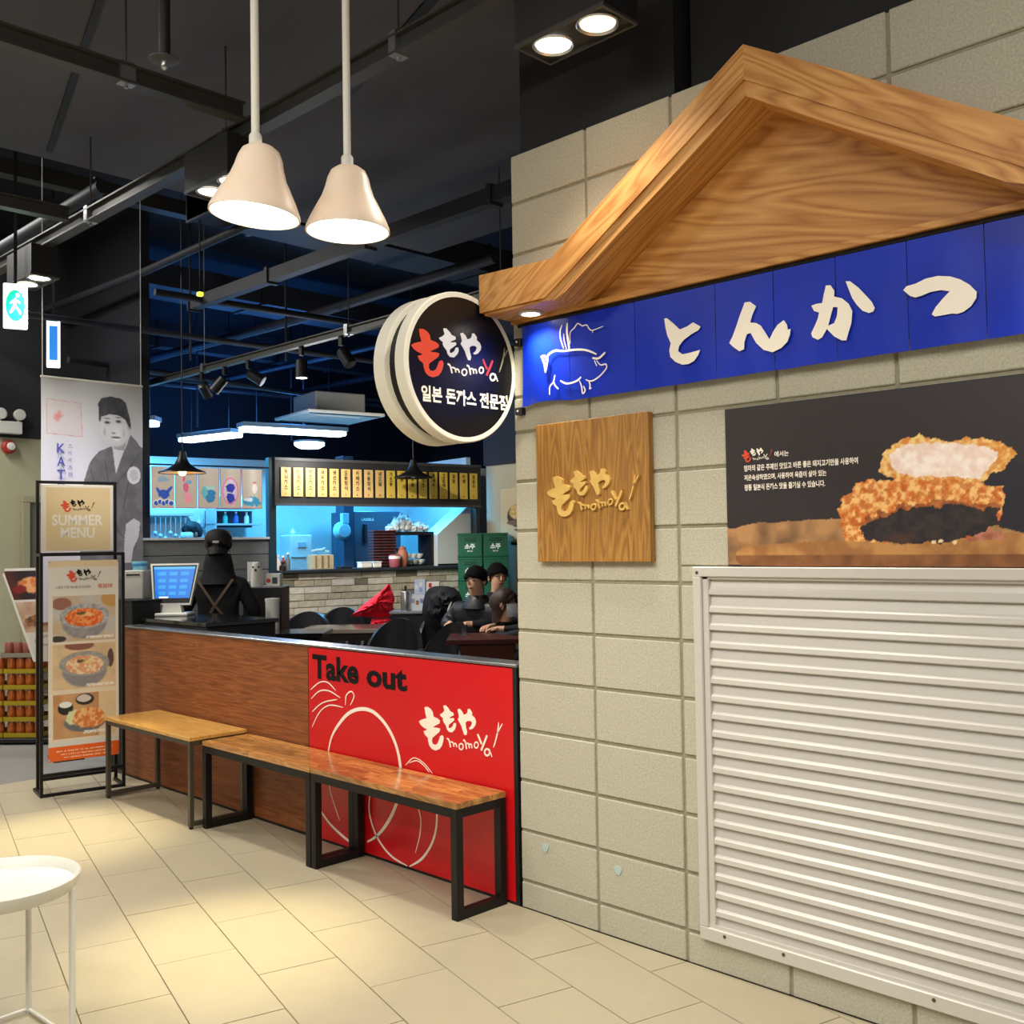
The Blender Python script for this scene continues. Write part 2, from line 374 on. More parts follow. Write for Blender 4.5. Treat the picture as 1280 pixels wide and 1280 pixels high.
# plane frames: local 2D (x right, y up) with depth toward the viewer
def face_M(origin, right, up=(0, 0, 1)):
    r = Vector(right).normalized(); u = Vector(up).normalized(); n = r.cross(u)
    m = Matrix((r, u, n)).transposed().to_4x4(); m.translation = Vector(origin); return m
ART={"to":[[0.787,2.24],[0.798,2.24],[0.824,2.218],[0.852,2.191],[0.884,2.197],[0.908,2.207],[0.938,2.187],[0.93,2.177],[0.899,2.167],[0.867,2.152],[0.847,2.133],[0.843,2.117],[0.861,2.103],[0.887,2.104],[0.913,2.106],[0.934,2.108],[0.925,2.09],[0.909,2.074],[0.886,2.066],[0.86,2.067],[0.831,2.081],[0.81,2.101],[0.806,2.124],[0.813,2.149],[0.799,2.178],[0.792,2.206]],"n":[[1.113,2.239],[1.132,2.238],[1.155,2.219],[1.141,2.195],[1.131,2.17],[1.154,2.164],[1.17,2.153],[1.185,2.13],[1.201,2.103],[1.215,2.126],[1.231,2.145],[1.254,2.157],[1.265,2.14],[1.268,2.123],[1.277,2.126],[1.275,2.108],[1.265,2.086],[1.243,2.069],[1.211,2.06],[1.179,2.072],[1.152,2.099],[1.132,2.135],[1.118,2.133],[1.108,2.109],[1.106,2.085],[1.088,2.081],[1.067,2.097],[1.05,2.114],[1.063,2.133],[1.078,2.164],[1.093,2.199]],"ka":[[1.402,2.24],[1.417,2.238],[1.429,2.219],[1.428,2.201],[1.453,2.191],[1.474,2.171],[1.486,2.146],[1.482,2.11],[1.472,2.084],[1.464,2.06],[1.449,2.062],[1.425,2.078],[1.401,2.105],[1.385,2.081],[1.37,2.076],[1.352,2.087],[1.348,2.099],[1.361,2.121],[1.372,2.142],[1.377,2.16],[1.36,2.168],[1.351,2.186],[1.368,2.189],[1.388,2.188],[1.394,2.214]],"kah":[[1.424,2.169],[1.439,2.166],[1.436,2.141],[1.426,2.119],[1.406,2.114],[1.414,2.14]],"kat":[[1.467,2.241],[1.481,2.238],[1.507,2.214],[1.53,2.186],[1.548,2.163],[1.557,2.143],[1.552,2.133],[1.538,2.131],[1.519,2.141],[1.501,2.162],[1.487,2.185],[1.476,2.215]],"tsu":[[1.645,2.18],[1.655,2.19],[1.681,2.192],[1.712,2.201],[1.747,2.202],[1.781,2.194],[1.809,2.18],[1.834,2.16],[1.853,2.136],[1.851,2.119],[1.836,2.099],[1.815,2.087],[1.798,2.084],[1.782,2.088],[1.756,2.087],[1.735,2.087],[1.726,2.095],[1.738,2.114],[1.758,2.134],[1.779,2.152],[1.754,2.16],[1.724,2.16],[1.698,2.154],[1.68,2.152],[1.665,2.159]],"pig":[[0.0079,[[0.193,2.187],[0.214,2.189],[0.223,2.169]]],[0.0079,[[0.225,2.169],[0.23,2.185],[0.242,2.194],[0.27,2.201],[0.31,2.194],[0.346,2.192],[0.39,2.188],[0.425,2.181],[0.455,2.169],[0.478,2.157]]],[0.0094,[[0.2,2.183],[0.213,2.157],[0.218,2.122]]],[0.0072,[[0.232,2.182],[0.226,2.155],[0.219,2.125]]],[0.0079,[[0.457,2.147],[0.488,2.141],[0.52,2.159]]],[0.0058,[[0.467,2.136],[0.478,2.114]]],[0.0051,[[0.478,2.134],[0.496,2.115],[0.521,2.115],[0.525,2.101],[0.51,2.087],[0.487,2.072],[0.461,2.062],[0.44,2.062],[0.423,2.07]]],[0.0072,[[0.294,2.082],[0.321,2.068],[0.352,2.066],[0.383,2.072],[0.4,2.083]]],[0.0054,[[0.392,2.069],[0.402,2.045],[0.406,2.019],[0.419,2.029],[0.411,2.047]]],[0.0054,[[0.439,2.06],[0.444,2.046],[0.441,2.033],[0.45,2.036]]],[0.0058,[[0.267,2.108],[0.259,2.082],[0.239,2.064],[0.238,2.033]]],[0.0065,[[0.259,2.082],[0.269,2.064],[0.284,2.051]]],[0.0051,[[0.309,2.296],[0.298,2.274],[0.299,2.244],[0.314,2.204]]],[0.0094,[[0.335,2.299],[0.333,2.262],[0.339,2.224],[0.343,2.196]]],[0.0043,[[0.316,2.261],[0.318,2.234],[0.329,2.199]]],[0.004,[[0.349,2.216],[0.349,2.259],[0.37,2.273],[0.388,2.288],[0.41,2.275],[0.432,2.275],[0.444,2.259],[0.461,2.25],[0.512,2.257]]],[0.004,[[0.461,2.25],[0.461,2.241]]]],"mo1":[[-0.584,0.739],[-0.565,0.743],[-0.543,0.736],[-0.529,0.724],[-0.524,0.704],[-0.497,0.699],[-0.481,0.691],[-0.484,0.679],[-0.522,0.661],[-0.528,0.657],[-0.498,0.658],[-0.48,0.656],[-0.485,0.642],[-0.512,0.624],[-0.534,0.609],[-0.536,0.593],[-0.529,0.583],[-0.513,0.582],[-0.499,0.59],[-0.488,0.609],[-0.482,0.624],[-0.466,0.63],[-0.458,0.62],[-0.462,0.602],[-0.47,0.584],[-0.486,0.567],[-0.514,0.557],[-0.538,0.561],[-0.554,0.573],[-0.561,0.59],[-0.564,0.607],[-0.584,0.618],[-0.592,0.633],[-0.572,0.639],[-0.569,0.643],[-0.594,0.649],[-0.613,0.659],[-0.624,0.672],[-0.605,0.682],[-0.571,0.692],[-0.579,0.713]],"mo2":[[-0.458,0.759],[-0.442,0.761],[-0.424,0.75],[-0.414,0.739],[-0.393,0.734],[-0.39,0.724],[-0.419,0.711],[-0.417,0.708],[-0.391,0.712],[-0.388,0.703],[-0.407,0.689],[-0.423,0.679],[-0.425,0.666],[-0.413,0.666],[-0.399,0.676],[-0.391,0.691],[-0.378,0.692],[-0.376,0.679],[-0.384,0.664],[-0.402,0.649],[-0.423,0.649],[-0.436,0.658],[-0.441,0.673],[-0.457,0.687],[-0.462,0.697],[-0.459,0.703],[-0.475,0.711],[-0.481,0.718],[-0.462,0.727],[-0.451,0.737]],"ya":[[-0.366,0.751],[-0.353,0.756],[-0.338,0.747],[-0.326,0.732],[-0.308,0.74],[-0.302,0.749],[-0.302,0.759],[-0.289,0.762],[-0.274,0.748],[-0.275,0.736],[-0.257,0.726],[-0.25,0.711],[-0.255,0.696],[-0.271,0.68],[-0.289,0.674],[-0.296,0.679],[-0.281,0.691],[-0.275,0.704],[-0.283,0.711],[-0.303,0.709],[-0.316,0.701],[-0.314,0.682],[-0.307,0.662],[-0.312,0.648],[-0.325,0.648],[-0.335,0.666],[-0.342,0.682],[-0.355,0.698],[-0.365,0.709],[-0.357,0.721],[-0.361,0.736]],"sm":[[0.008,[[-0.437,0.619],[-0.424,0.614],[-0.413,0.584]]],[0.0067,[[-0.419,0.607],[-0.398,0.606],[-0.393,0.589]]],[0.0067,[[-0.394,0.602],[-0.38,0.603],[-0.374,0.59]]],[0.006,[[-0.333,0.597],[-0.336,0.59],[-0.342,0.584],[-0.351,0.583],[-0.357,0.587],[-0.36,0.594],[-0.357,0.602],[-0.35,0.607],[-0.342,0.608],[-0.335,0.604],[-0.333,0.597]]],[0.008,[[-0.333,0.625],[-0.32,0.62],[-0.312,0.589]]],[0.0067,[[-0.317,0.611],[-0.3,0.614],[-0.294,0.595]]],[0.0067,[[-0.295,0.612],[-0.281,0.612],[-0.279,0.597]]],[0.006,[[-0.239,0.615],[-0.242,0.608],[-0.248,0.603],[-0.255,0.602],[-0.261,0.605],[-0.263,0.612],[-0.261,0.62],[-0.255,0.625],[-0.247,0.626],[-0.241,0.622],[-0.239,0.615]]],[0.0101,[[-0.242,0.661],[-0.227,0.636],[-0.218,0.622]]],[0.0101,[[-0.185,0.662],[-0.2,0.634],[-0.222,0.595]]],[0.008,[[-0.171,0.594],[-0.174,0.586],[-0.182,0.58],[-0.191,0.579],[-0.198,0.583],[-0.201,0.591],[-0.198,0.599],[-0.19,0.605],[-0.181,0.606],[-0.174,0.602],[-0.171,0.594]]],[0.006,[[-0.173,0.608],[-0.157,0.577]]]],"ch":[[0.0067,[[-0.148,0.617],[-0.136,0.642],[-0.121,0.684],[-0.114,0.725]]],[0.0054,[[-0.124,0.677],[-0.109,0.699],[-0.092,0.722]]]],"pe":[[0.0176,[[-1.321,0.448],[-1.292,0.523],[-1.23,0.593],[-1.15,0.653],[-1.058,0.683],[-0.97,0.683],[-0.896,0.653],[-0.837,0.608],[-0.79,0.547],[-0.762,0.469],[-0.758,0.382],[-0.783,0.297],[-0.832,0.215],[-0.894,0.145],[-0.956,0.096],[-1.012,0.066]]],[0.0132,[[-1.396,0.149],[-1.32,0.099],[-1.226,0.061],[-1.128,0.033]]],[0.0059,[[-1.317,0.425],[-1.317,0.297],[-1.291,0.222],[-1.232,0.126]]],[0.0102,[[-0.987,0.298],[-0.997,0.217],[-0.967,0.139],[-0.907,0.075],[-0.824,0.032],[-0.719,0.014]]],[0.0117,[[-0.702,0.015],[-0.616,0.067],[-0.548,0.145],[-0.516,0.221],[-0.51,0.3],[-0.522,0.361]]],[0.0044,[[-0.722,0.464],[-0.664,0.505],[-0.596,0.492],[-0.537,0.454]]],[0.0044,[[-0.698,0.478],[-0.641,0.495],[-0.591,0.479],[-0.558,0.455]]],[0.0059,[[-0.645,0.298],[-0.621,0.245],[-0.627,0.172],[-0.661,0.083]]],[0.0059,[[-1.471,0.738],[-1.392,0.781],[-1.322,0.787],[-1.254,0.753]]],[0.0059,[[-1.467,0.693],[-1.393,0.738],[-1.309,0.746],[-1.217,0.721]]],[0.0059,[[-1.458,0.629],[-1.366,0.683],[-1.242,0.711]]],[0.0059,[[-1.46,0.552],[-1.395,0.632],[-1.31,0.676],[-1.195,0.677]]],[0.0066,[[-1.175,0.69],[-1.168,0.737],[-1.128,0.76],[-1.105,0.739],[-1.136,0.693]]]],"Pbd1":[[1.004,1.495],[1.091,1.508],[1.136,1.513],[1.403,1.519],[1.45,1.518],[1.957,1.529],[1.952,1.355],[1.001,1.374]],"Pbd2":[[1.039,1.414],[1.071,1.438],[1.238,1.447],[1.479,1.452],[1.943,1.464],[2.015,1.476],[2.012,1.361],[1.788,1.363],[1.06,1.371],[1.035,1.386]],"Plo":[[1.408,1.548],[1.417,1.577],[1.452,1.598],[1.465,1.626],[1.499,1.632],[1.559,1.628],[1.603,1.637],[1.674,1.629],[1.742,1.625],[1.822,1.617],[1.872,1.591],[1.897,1.59],[1.896,1.544],[1.882,1.512],[1.863,1.479],[1.83,1.453],[1.696,1.445],[1.568,1.443],[1.471,1.448],[1.433,1.452],[1.411,1.504]],"Plod":[[1.48,1.488],[1.526,1.515],[1.6,1.541],[1.685,1.549],[1.74,1.55],[1.8,1.544],[1.851,1.533],[1.889,1.531],[1.869,1.479],[1.836,1.45],[1.696,1.443],[1.554,1.445],[1.494,1.451]],"Pup":[[1.536,1.658],[1.561,1.714],[1.613,1.749],[1.67,1.754],[1.732,1.735],[1.779,1.731],[1.838,1.735],[1.889,1.719],[1.925,1.693],[1.931,1.67],[1.886,1.637],[1.834,1.607],[1.769,1.617],[1.667,1.626],[1.588,1.634],[1.552,1.647]],"Pmeat":[[1.578,1.67],[1.576,1.706],[1.613,1.728],[1.67,1.732],[1.745,1.727],[1.811,1.715],[1.856,1.705],[1.888,1.686],[1.884,1.667],[1.854,1.639],[1.828,1.617],[1.742,1.628],[1.66,1.633],[1.603,1.647]],"Pcr":[[1.784,1.446],[1.824,1.463],[1.853,1.476],[1.881,1.466],[1.9,1.452],[1.861,1.443]],"Psh":[[1.9,1.675],[1.949,1.646],[2.021,1.648],[2.015,1.469],[1.943,1.464],[1.882,1.479],[1.847,1.612]]}
LX0 = -0.616; LZ0 = 0.548   # lower left of the logo as traced on the counter front
def logo(parent, M, width, first, rest, small=None, y_heart=None, d=0.002, thick=0.0015, chop=None, names='lettering'):
    """the shop's brush logo: big mo, mo, ya, small word below, chopsticks at the right"""
    k = width / LW
    T = lambda pts: [((x - LX0) * k, (z - LZ0) * k) for x, z in pts]
    a = MB(); a.prism(T(ART['mo1']), d, d + thick, M); a.build('lettering', first, parent)
    b = MB()
    for n in ('mo2', 'ya'): b.prism(T(ART[n]), d, d + thick, M)
    b.build('lettering', rest, parent)
    c = MB(); h = MB()
    for i, (wd, p) in enumerate(ART['sm']): (h if (y_heart and i in (8, 9)) else c).ribbon(T(p), wd * k, d, d + thick, M, taper=0.9, sub=3)
    c.build('lettering', small or rest, parent)
    if h.v: h.build('lettering', y_heart, parent)
    e = MB()
    for wd, p in ART['ch']: e.ribbon(T(p), wd * k, d, d + thick, M, taper=0.3, sub=3)
    e.build('chopstick_mark', chop or small or rest, parent)
_xs = [p[0] for p in ART['mo1']]; _zs = [p[1] for p in ART['mo1']]
LX0 = min(_xs); LZ0 = min(_zs); LW = max(p[0] for w_, q in ART['ch'] for p in q) - LX0
def rel(pts, x0, z0): return [(x - x0, z - z0) for x, z in pts]

# ---------------------------------------------------------------- materials
BLOCK = mat('concrete_block', '#b9b4a0', 0.92, var=0.19, scale=130, bump=0.22, bscale=240)
MORTAR = mat('mortar', '#969079', 0.95, var=0.12, scale=60, bump=0.2)
TILE = mat('floor_tile', '#aaa087', 0.40, var=0.035, scale=9, bump=0.02, bscale=120)
GROUT = mat('grout', '#8a7d62', 0.9)
GREYFLOOR = mat('grey_floor', '#7d7a74', 0.6, var=0.08, scale=14)
BLACKM = mat('black_steel', '#1b1a1a', 0.42, metal=0.5)
GREYM = mat('grey_brown_steel', '#5d574c', 0.4, metal=0.6)
BLACKP = mat('black_paint', '#101012', 0.55)
DARKP = mat('dark_ceiling_paint', '#56565f', 0.8, var=0.18, scale=1.2, bump=0.3, bscale=3)
NAVY = mat('dark_void_paint', '#14161f', 0.9, var=0.2, scale=1.5)
DUCT = mat('dark_duct_paint', '#262831', 0.6, var=0.2, scale=4, bump=0.1)
RAILM = mat('rail_grey', '#4a4945', 0.45, metal=0.4, var=0.12, scale=8)
WHITEM = mat('white_enamel', '#d9d7cc', 0.35)
CREAM = mat('cream_enamel', '#efdfc8', 0.42)
_nt = CREAM.node_tree; _tr = _nt.nodes.new('ShaderNodeBsdfTranslucent'); _tr.inputs[0].default_value = (*hx('#f2cdb0'), 1); _mx = _nt.nodes.new('ShaderNodeMixShader'); _mx.inputs[0].default_value = 0.07
_nt.links.new(_nt.nodes['Principled BSDF'].outputs[0], _mx.inputs[1]); _nt.links.new(_tr.outputs[0], _mx.inputs[2]); _nt.links.new(_mx.outputs[0], _nt.nodes['Material Output'].inputs[0])
LAMPROD = mat('lamp_rod_cream', '#d9d6c8', 0.4)
BULB = mat('lamp_diffuser', '#fff6e0', 0.4, emit=14)
BULBDIM = mat('lamp_diffuser_soft', '#fff6dc', 0.4, emit=1.2)
TUBE = mat('cool_tube', '#bfe6ff', 0.4, emit=9)
GOLDW = [(0.0, '#7a4a22'), (0.25, '#ad7030'), (0.48, '#c38844'), (0.72, '#d09852'), (1.0, '#e0ae68')]
W0 = wood('gable_wood_flat', GOLDW, 'X', -0.22, 0.9, 6.0, 0.5, 0.52, stretch=7)
WL = wood('gable_wood_left', GOLDW, 'X', math.atan(0.6), 1.0, 5.0, 0.5, 0.52, stretch=10)
WR = wood('gable_wood_right', GOLDW, 'X', -math.atan(0.6), 1.0, 5.0, 0.5, 0.52, stretch=10)
WSIGN = wood('sign_board_wood', [(0.0, '#644018'), (0.3, '#8f6128'), (0.6, '#a87835'), (1.0, '#bd8f4a')], 'Z', 0, 1.8, 4.5, 0.5, 0.58, stretch=9)
WPAN = wood('counter_laminate', [(0.0, '#43240f'), (0.35, '#7a431f'), (0.6, '#93552b'), (1.0, '#b06c3a')], 'X', 0, 2.0, 2.6, 0.5, 0.74, stretch=14)
PINE = wood('pine_top', [(0.0, '#b07a33'), (0.4, '#cf9a4d'), (1.0, '#e2b56a')], 'X', 0, 2.5, 3.5, 0.28, 0.5, coat=0.3)
STRIP = wood('bench_strip', [(0.0, '#7a4c22'), (0.35, '#a5703a'), (0.7, '#c08c4c'), (1.0, '#d8ad70')], 'X', 0, 3.0, 3.0, 0.22, 0.55, coat=0.5, rand=True)
RED = mat('red_print', '#d3131b', 0.3, var=0.04, scale=2)
LETW = mat('cream_print', '#fdf3e2', 0.5)
LETB = mat('black_print', '#120d0d', 0.18)
LETR = mat('vermilion_print', '#de4a2c', 0.5)
WHITEP = mat('white_plastic', '#eeece4', 0.4)
ALU = mat('louver_paint', '#d2cdc5', 0.35, metal=0.15)
BLUEF = mat('blue_fabric', '#0a2cb0', 0.36, var=0.10, scale=3, bump=0.12, bscale=9, spec=0.3)
SKIN = mat('skin', '#dfae8e', 0.6)
HAIR = mat('black_hair', '#0a0809', 0.85, var=0.3, scale=60, spec=0.15)
CHROME = mat('brushed_metal', '#b9bcc0', 0.28, metal=0.9)

# ---------------------------------------------------------------- floor
fl = MB().box(-3.95, 5.2, -6.2, 0.0, -0.06, -0.006).build('floor', GROUT); tag(fl, kind='structure')
T1 = Vector((-0.96727, 0.25376, 0)); T2 = Vector((0.25376, 0.96727, 0))
tw, tl = 0.2845, 0.572
lat = {-4: -0.065, -3: 0.2, -2: -0.075, -1: 0.21, 0: -0.156, 1: 0.105}
tile_me = {}
def in_floor(p): return -3.93 < p.x < 5.1 and -6.1 < p.y < -0.002
cnt = 0; far = MB(); cells = []
for r in range(-26, 14):
    t2a = -0.5285 + r * tw
    off = {-4: -0.065, -3: 0.2, -2: -0.075, -1: 0.2, 0: -0.156, 1: 0.105, 2: -0.2}.get(r, 0.2 if r % 2 else -0.07)
    for c in range(-16, 16):
        t1a = off + c * tl
        cs = [T1 * a + T2 * b for a, b in ((t1a + .002, t2a + .002), (t1a + tl - .002, t2a + .002), (t1a + tl - .002, t2a + tw - .002), (t1a + .002, t2a + tw - .002))]
        # clip to the floor rectangle
        poly = [(p.x, p.y) for p in cs]
        for ax, lim, sg in ((0, -3.93, 1), (0, 5.1, -1), (1, -6.1, 1), (1, -0.004, -1)):
            o2 = []
            for i in range(len(poly)):
                a, b = poly[i], poly[(i + 1) % len(poly)]; ia = sg * (a[ax] - lim) >= 0; ib = sg * (b[ax] - lim) >= 0
                if ia: o2.append(a)
                if ia != ib:
                    t = (lim - a[ax]) / (b[ax] - a[ax]); o2.append((a[0] + (b[0] - a[0]) * t, a[1] + (b[1] - a[1]) * t))
            poly = o2
            if len(poly) < 3: break
        if len(poly) < 3: continue
        cx = sum(p[0] for p in poly) / len(poly); cy = sum(p[1] for p in poly) / len(poly)
        fx, fy = cx - 2.924, cy + 2.968; dep = -fx * 0.7046 + fy * 0.7096; lat_ = fx * 0.7096 + fy * 0.7046
        vis = dep > 2.3 and abs(lat_) < dep * 0.56
        cells.append((not vis, dep, poly, cx, cy))
cells.sort(key=lambda q: (q[0], q[1]))
def slab(mb, poly, z0, z1, ox=0, oy=0):
    n = len(poly); vs = [(x - ox, y - oy, z0) for x, y in poly] + [(x - ox, y - oy, z1) for x, y in poly]
    mb.add(vs, [tuple(range(n))[::-1], tuple(range(n, 2 * n))] + [(i, (i + 1) % n, n + (i + 1) % n, n + i) for i in range(n)])
for k, (nv, dep, poly, cx, cy) in enumerate(cells):
    dz = random.uniform(-0.0004, 0.0004)
    if not nv and cnt < 296:
        o_ = MB(); slab(o_, poly, -0.006, dz, cx, cy); o_.build('tile', TILE, fl, loc=(cx, cy, 0)); cnt += 1
    else: slab(far, poly, -0.006, dz)
if far.v: tag(far.build('tile_field', TILE, fl), kind='stuff')
tag(MB().box(-11, -3.93, -6.2, 2.2, -0.06, -0.001).build('floor', GREYFLOOR), kind='structure')
tag(MB().box(-11, 3.4, 0.0, 9, -0.06, -0.002).build('floor', mat('restaurant_floor', '#3a332d', 0.5, var=0.1, scale=5)), kind='structure')

# ---------------------------------------------------------------- block wall
wall = MB().box(0.0, 3.6, 0.007, 0.19, 0.0, 3.04).build('wall_front', MORTAR); tag(wall, kind='structure')
rows = [0.0, 0.108] + [0.108 + 0.2 * k for k in range(1, 10)] + [2.05, 2.25, 2.44, 2.634, 2.846, 3.045]
OX0, OX1, OZ0, OZ1 = 0.868, 2.36, 0.103, 1.368
bm_cache = {}; extra = []
for i in range(len(rows) - 1):
    for j in range(9):
        x0, x1, z0, z1 = j * 0.4, j * 0.4 + 0.388, rows[i] + (0.0 if i == 0 else 0.006), rows[i + 1] - 0.006
        if j == 0: x0 = 0.0
        else: x0 += 0.006
        x1 += 0.006
        if i == len(rows) - 2: z1 = 3.045
        if x1 > OX0 and x0 < OX1 and z1 > OZ0 + 0.01 and z0 < OZ1:      # cut round the louver
            if x0 < OX0 - 0.02:
                if z1 > OZ1 + 0.02: extra.append((x0, x1, OZ1 + 0.004, z1)); z1 = OZ1
                x1 = OX0 - 0.004
            elif x1 > OX1 + 0.02: x0 = OX1 + 0.004
            elif z1 > OZ1 + 0.02: z0 = OZ1 + 0.004
            else: continue
        key = (round(x1 - x0, 3), round(z1 - z0, 3))
        if key not in bm_cache:
            o = MB().box(0, x1 - x0, 0.0, 0.03, 0, z1 - z0, 0.0035).build('block', BLOCK, wall); bm_cache[key] = o.data
        else:
            o = bpy.data.objects.new('block', bm_cache[key]); COL.objects.link(o); o.parent = wall
        o.location = (x0, random.uniform(-0.0012, 0.0012), z0)
for (x0, x1, z0, z1) in extra: MB().box(0, x1 - x0, 0.0, 0.03, 0, z1 - z0, 0.0035).build('block', BLOCK, wall, loc=(x0, 0, z0))
# black painted wall above the blocks
up = MB().box(0.03, 0.80, 0.03, 0.25, 3.05, 4.5).box(0.84, 3.6, 0.08, 0.25, 3.05, 4.5)
tag(up.build('wall_upper', mat('black_wall_paint', '#1a1a1b', 0.7, var=0.15, scale=3)), kind='structure')

# ---------------------------------------------------------------- louver
lv = thing('louver', 'large cream metal louver with horizontal slats set into the block wall', 'louver', (OX0, 0, OZ0))
LWd, LHt = OX1 - OX0, OZ1 - OZ0
f = MB()
f.box(0, LWd, -0.022, 0.02, LHt - 0.034, LHt, 0.003).box(0, LWd, -0.022, 0.02, 0, 0.045, 0.003).box(0, 0.034, -0.022, 0.02, 0.045, LHt - 0.034, 0.003).box(LWd - 0.034, LWd, -0.022, 0.02, 0.045, LHt - 0.034, 0.003)
f.box(0.034, 0.058, -0.012, 0.02, 0.04, LHt - 0.03, 0.002).box(LWd - 0.058, LWd - 0.034, -0.012, 0.02, 0.04, LHt - 0.03, 0.002).box(0.034, LWd - 0.034, -0.014, 0.02, 0.045, 0.056).box(0.034, LWd - 0.034, -0.012, 0.02, LHt - 0.042, LHt - 0.034)
f.build('frame', ALU, lv)
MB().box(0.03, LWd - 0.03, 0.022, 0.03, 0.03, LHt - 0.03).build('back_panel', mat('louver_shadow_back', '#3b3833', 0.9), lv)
sc_ = MB()
for x in (0.1, 0.32, 0.8, 1.3): sc_.lathe([(0.006, -0.0235), (0.006, -0.021)], (x, 0, 0.03), 8, 'Y')
for x in (0.02,): sc_.lathe([(0.006, -0.0235), (0.006, -0.021)], (x, 0, LHt - 0.02), 8, 'Y')
sc_.build('screw', GREYM, lv)
pitch = 0.0603; zt = LHt - 0.042; sm0 = None; k = 0
while zt - k * pitch > 0.075:
    zz = zt - k * pitch
    if sm0 is None:
        s_ = MB().add([(0, y, z) for y, z in ((-0.005, -0.0585), (-0.0095, -0.055), (-0.008, -0.040), (-0.001, -0.031), (0.005, 0.001), (0.009, 0.001), (0.003, -0.031), (-0.003, -0.053))] +
                      [(LWd - 0.116, y, z) for y, z in ((-0.005, -0.0585), (-0.0095, -0.055), (-0.008, -0.040), (-0.001, -0.031), (0.005, 0.001), (0.009, 0.001), (0.003, -0.031), (-0.003, -0.053))],
                      [tuple(range(8))[::-1], tuple(range(8, 16))] + [(i, (i + 1) % 8, 8 + (i + 1) % 8, 8 + i) for i in range(8)])
        so = s_.build('slat', ALU, lv); sm0 = so.data
    else:
        so = bpy.data.objects.new('slat', sm0); COL.objects.link(so); so.parent = lv
    so.location = (0.058, 0, zz + 0.004); k += 1

for (x, z, dx) in ((0.135, 0.262, 'left'), (0.50, 0.250, 'right')):
    st_ = tag(MB().prism([(0.016 * (1 + .25 * math.sin(3 * a)) * math.cos(a), 0.020 * (1 + .2 * math.cos(2 * a)) * math.sin(a)) for a in [k * PI / 9 for k in range(18)]], -0.0035, -0.0012).build('pale_fleck', mat('pale_blue_fleck', '#b3c6c4', 0.8), None, loc=(x, 0, z)), 'small pale blue smudge on the block wall near the floor, %s of two' % dx, 'fleck')  # two small flat pale blue shapes on the blocks
# ---------------------------------------------------------------- wooden sign board, poster
M_W = lambda x, z, y=0.0: face_M((x, y, z), (1, 0, 0))
sb = thing('wooden_sign', 'square wooden board with raised wooden brush lettering on the block wall', 'sign', (0.145, 0, 1.385))
MB().box(0, 0.553, -0.03, -0.001, 0, 0.538, 0.0015).build('board', WSIGN, sb)
GOLDL = mat('pale_wood_letters', '#d9b161', 0.45, var=0.12, scale=30)
logo(sb, M_W(0.065, 0.172, -0.03), 0.452, GOLDL, GOLDL, GOLDL, d=0.0, thick=0.012)

po = thing('cutlet_poster', 'wide dark poster of a sliced fried pork cutlet on a wooden board', 'poster', (1.006, 0, 1.371))
MB().box(0, 1.25, -0.008, -0.001, 0, 0.528).build('panel', mat('poster_edge', '#2b2728', 0.5), po)
P = Paint(1.006, 2.256, 1.371, 1.899, 400, 172, '#332d2f')
P.fill(P.pmask(ART['Pbd1'], 0.006, 30), '#b98a5a', 1, '#7d5c40', 14)
P.fill(P.pmask(ART['Pbd2'], 0.004, 30), '#c48e54', 1, '#a06d3f', 22)
P.fill(P.pmask(ART['Pbd2'], 0.004, 30) * P.rmask(0, 3, 0, 1.405), '#8a5836', 0.8, '#6d452c', 30)
P.fill(P.pmask(ART['Psh'], 0.01, 20), '#2c2a33', 1)
P.fill(P.pmask(ART['Plo'], 0.012, 60), '#d36f2c', 1, '#f9c57c', 70, 5, .3, .62)
P.fill(P.pmask(ART['Plo'], 0.012, 60) * (fbm(P.X * 60, P.Z * 60, 31) > .58), '#b5571f', 0.55)
P.fill(P.pmask([(x, z + .012) for x, z in ART['Plod']], 0.022, 50), '#7a3f24', .75, '#b5622c', 60); P.fill(P.pmask(ART['Plod'], 0.018, 50), '#2b282c', 1, '#3f3432', 60); P.fill(P.emask(1.60, 1.455, 0.06, 0.02, .6, .01, 60), '#5a3a2c', .6)
P.fill(P.pmask(ART['Pup'], 0.012, 60), '#d98a3c', 1, '#f6cf85', 80, 6, .35, .65)
P.fill(P.pmask(ART['Pmeat'], 0.008, 60), '#f0d3c4', 1, '#fff1e6', 60, 8)
P.fill(P.pmask(ART['Pcr'], 0.008, 60), '#9a5b44', 1, '#c4806a', 70)
for x, z in ((1.70, 1.442), (1.72, 1.445), (1.76, 1.441)): P.fill(P.emask(x, z, 0.007, 0.006), '#f0d2a8')
P.mesh('print', po, M=face_M((-1.006, -0.009, -1.371), (1, 0, 0)), rough=0.35)
tx = MB(); mw = M_W(0, 0, -0.010)
put_text(tx, '에서는', 0.185, 0.354, mw, ht=0.018, bold=0.02)
put_text(tx, '엄마의 같은 주제인 맛있고 바른 좋은 돼지고기만을 사용하여', 0.070, 0.313, mw, wd=0.40, ht=0.021, bold=0.025)
put_text(tx, '저온숙성하였으며, 사용하여 육즙이 살아 있는', 0.070, 0.281, mw, wd=0.295, ht=0.021, bold=0.025)
put_text(tx, '정통 일본식 돈까스 맛을 즐기실 수 있습니다.', 0.070, 0.249, mw, wd=0.29, ht=0.021, bold=0.025)
tx.build('lettering', LETW, po)
logo(po, M_W(0.062, 0.343, -0.0095), 0.117, LETR, LETW, LETW, d=0.0005, thick=0.0005, chop=LETR)

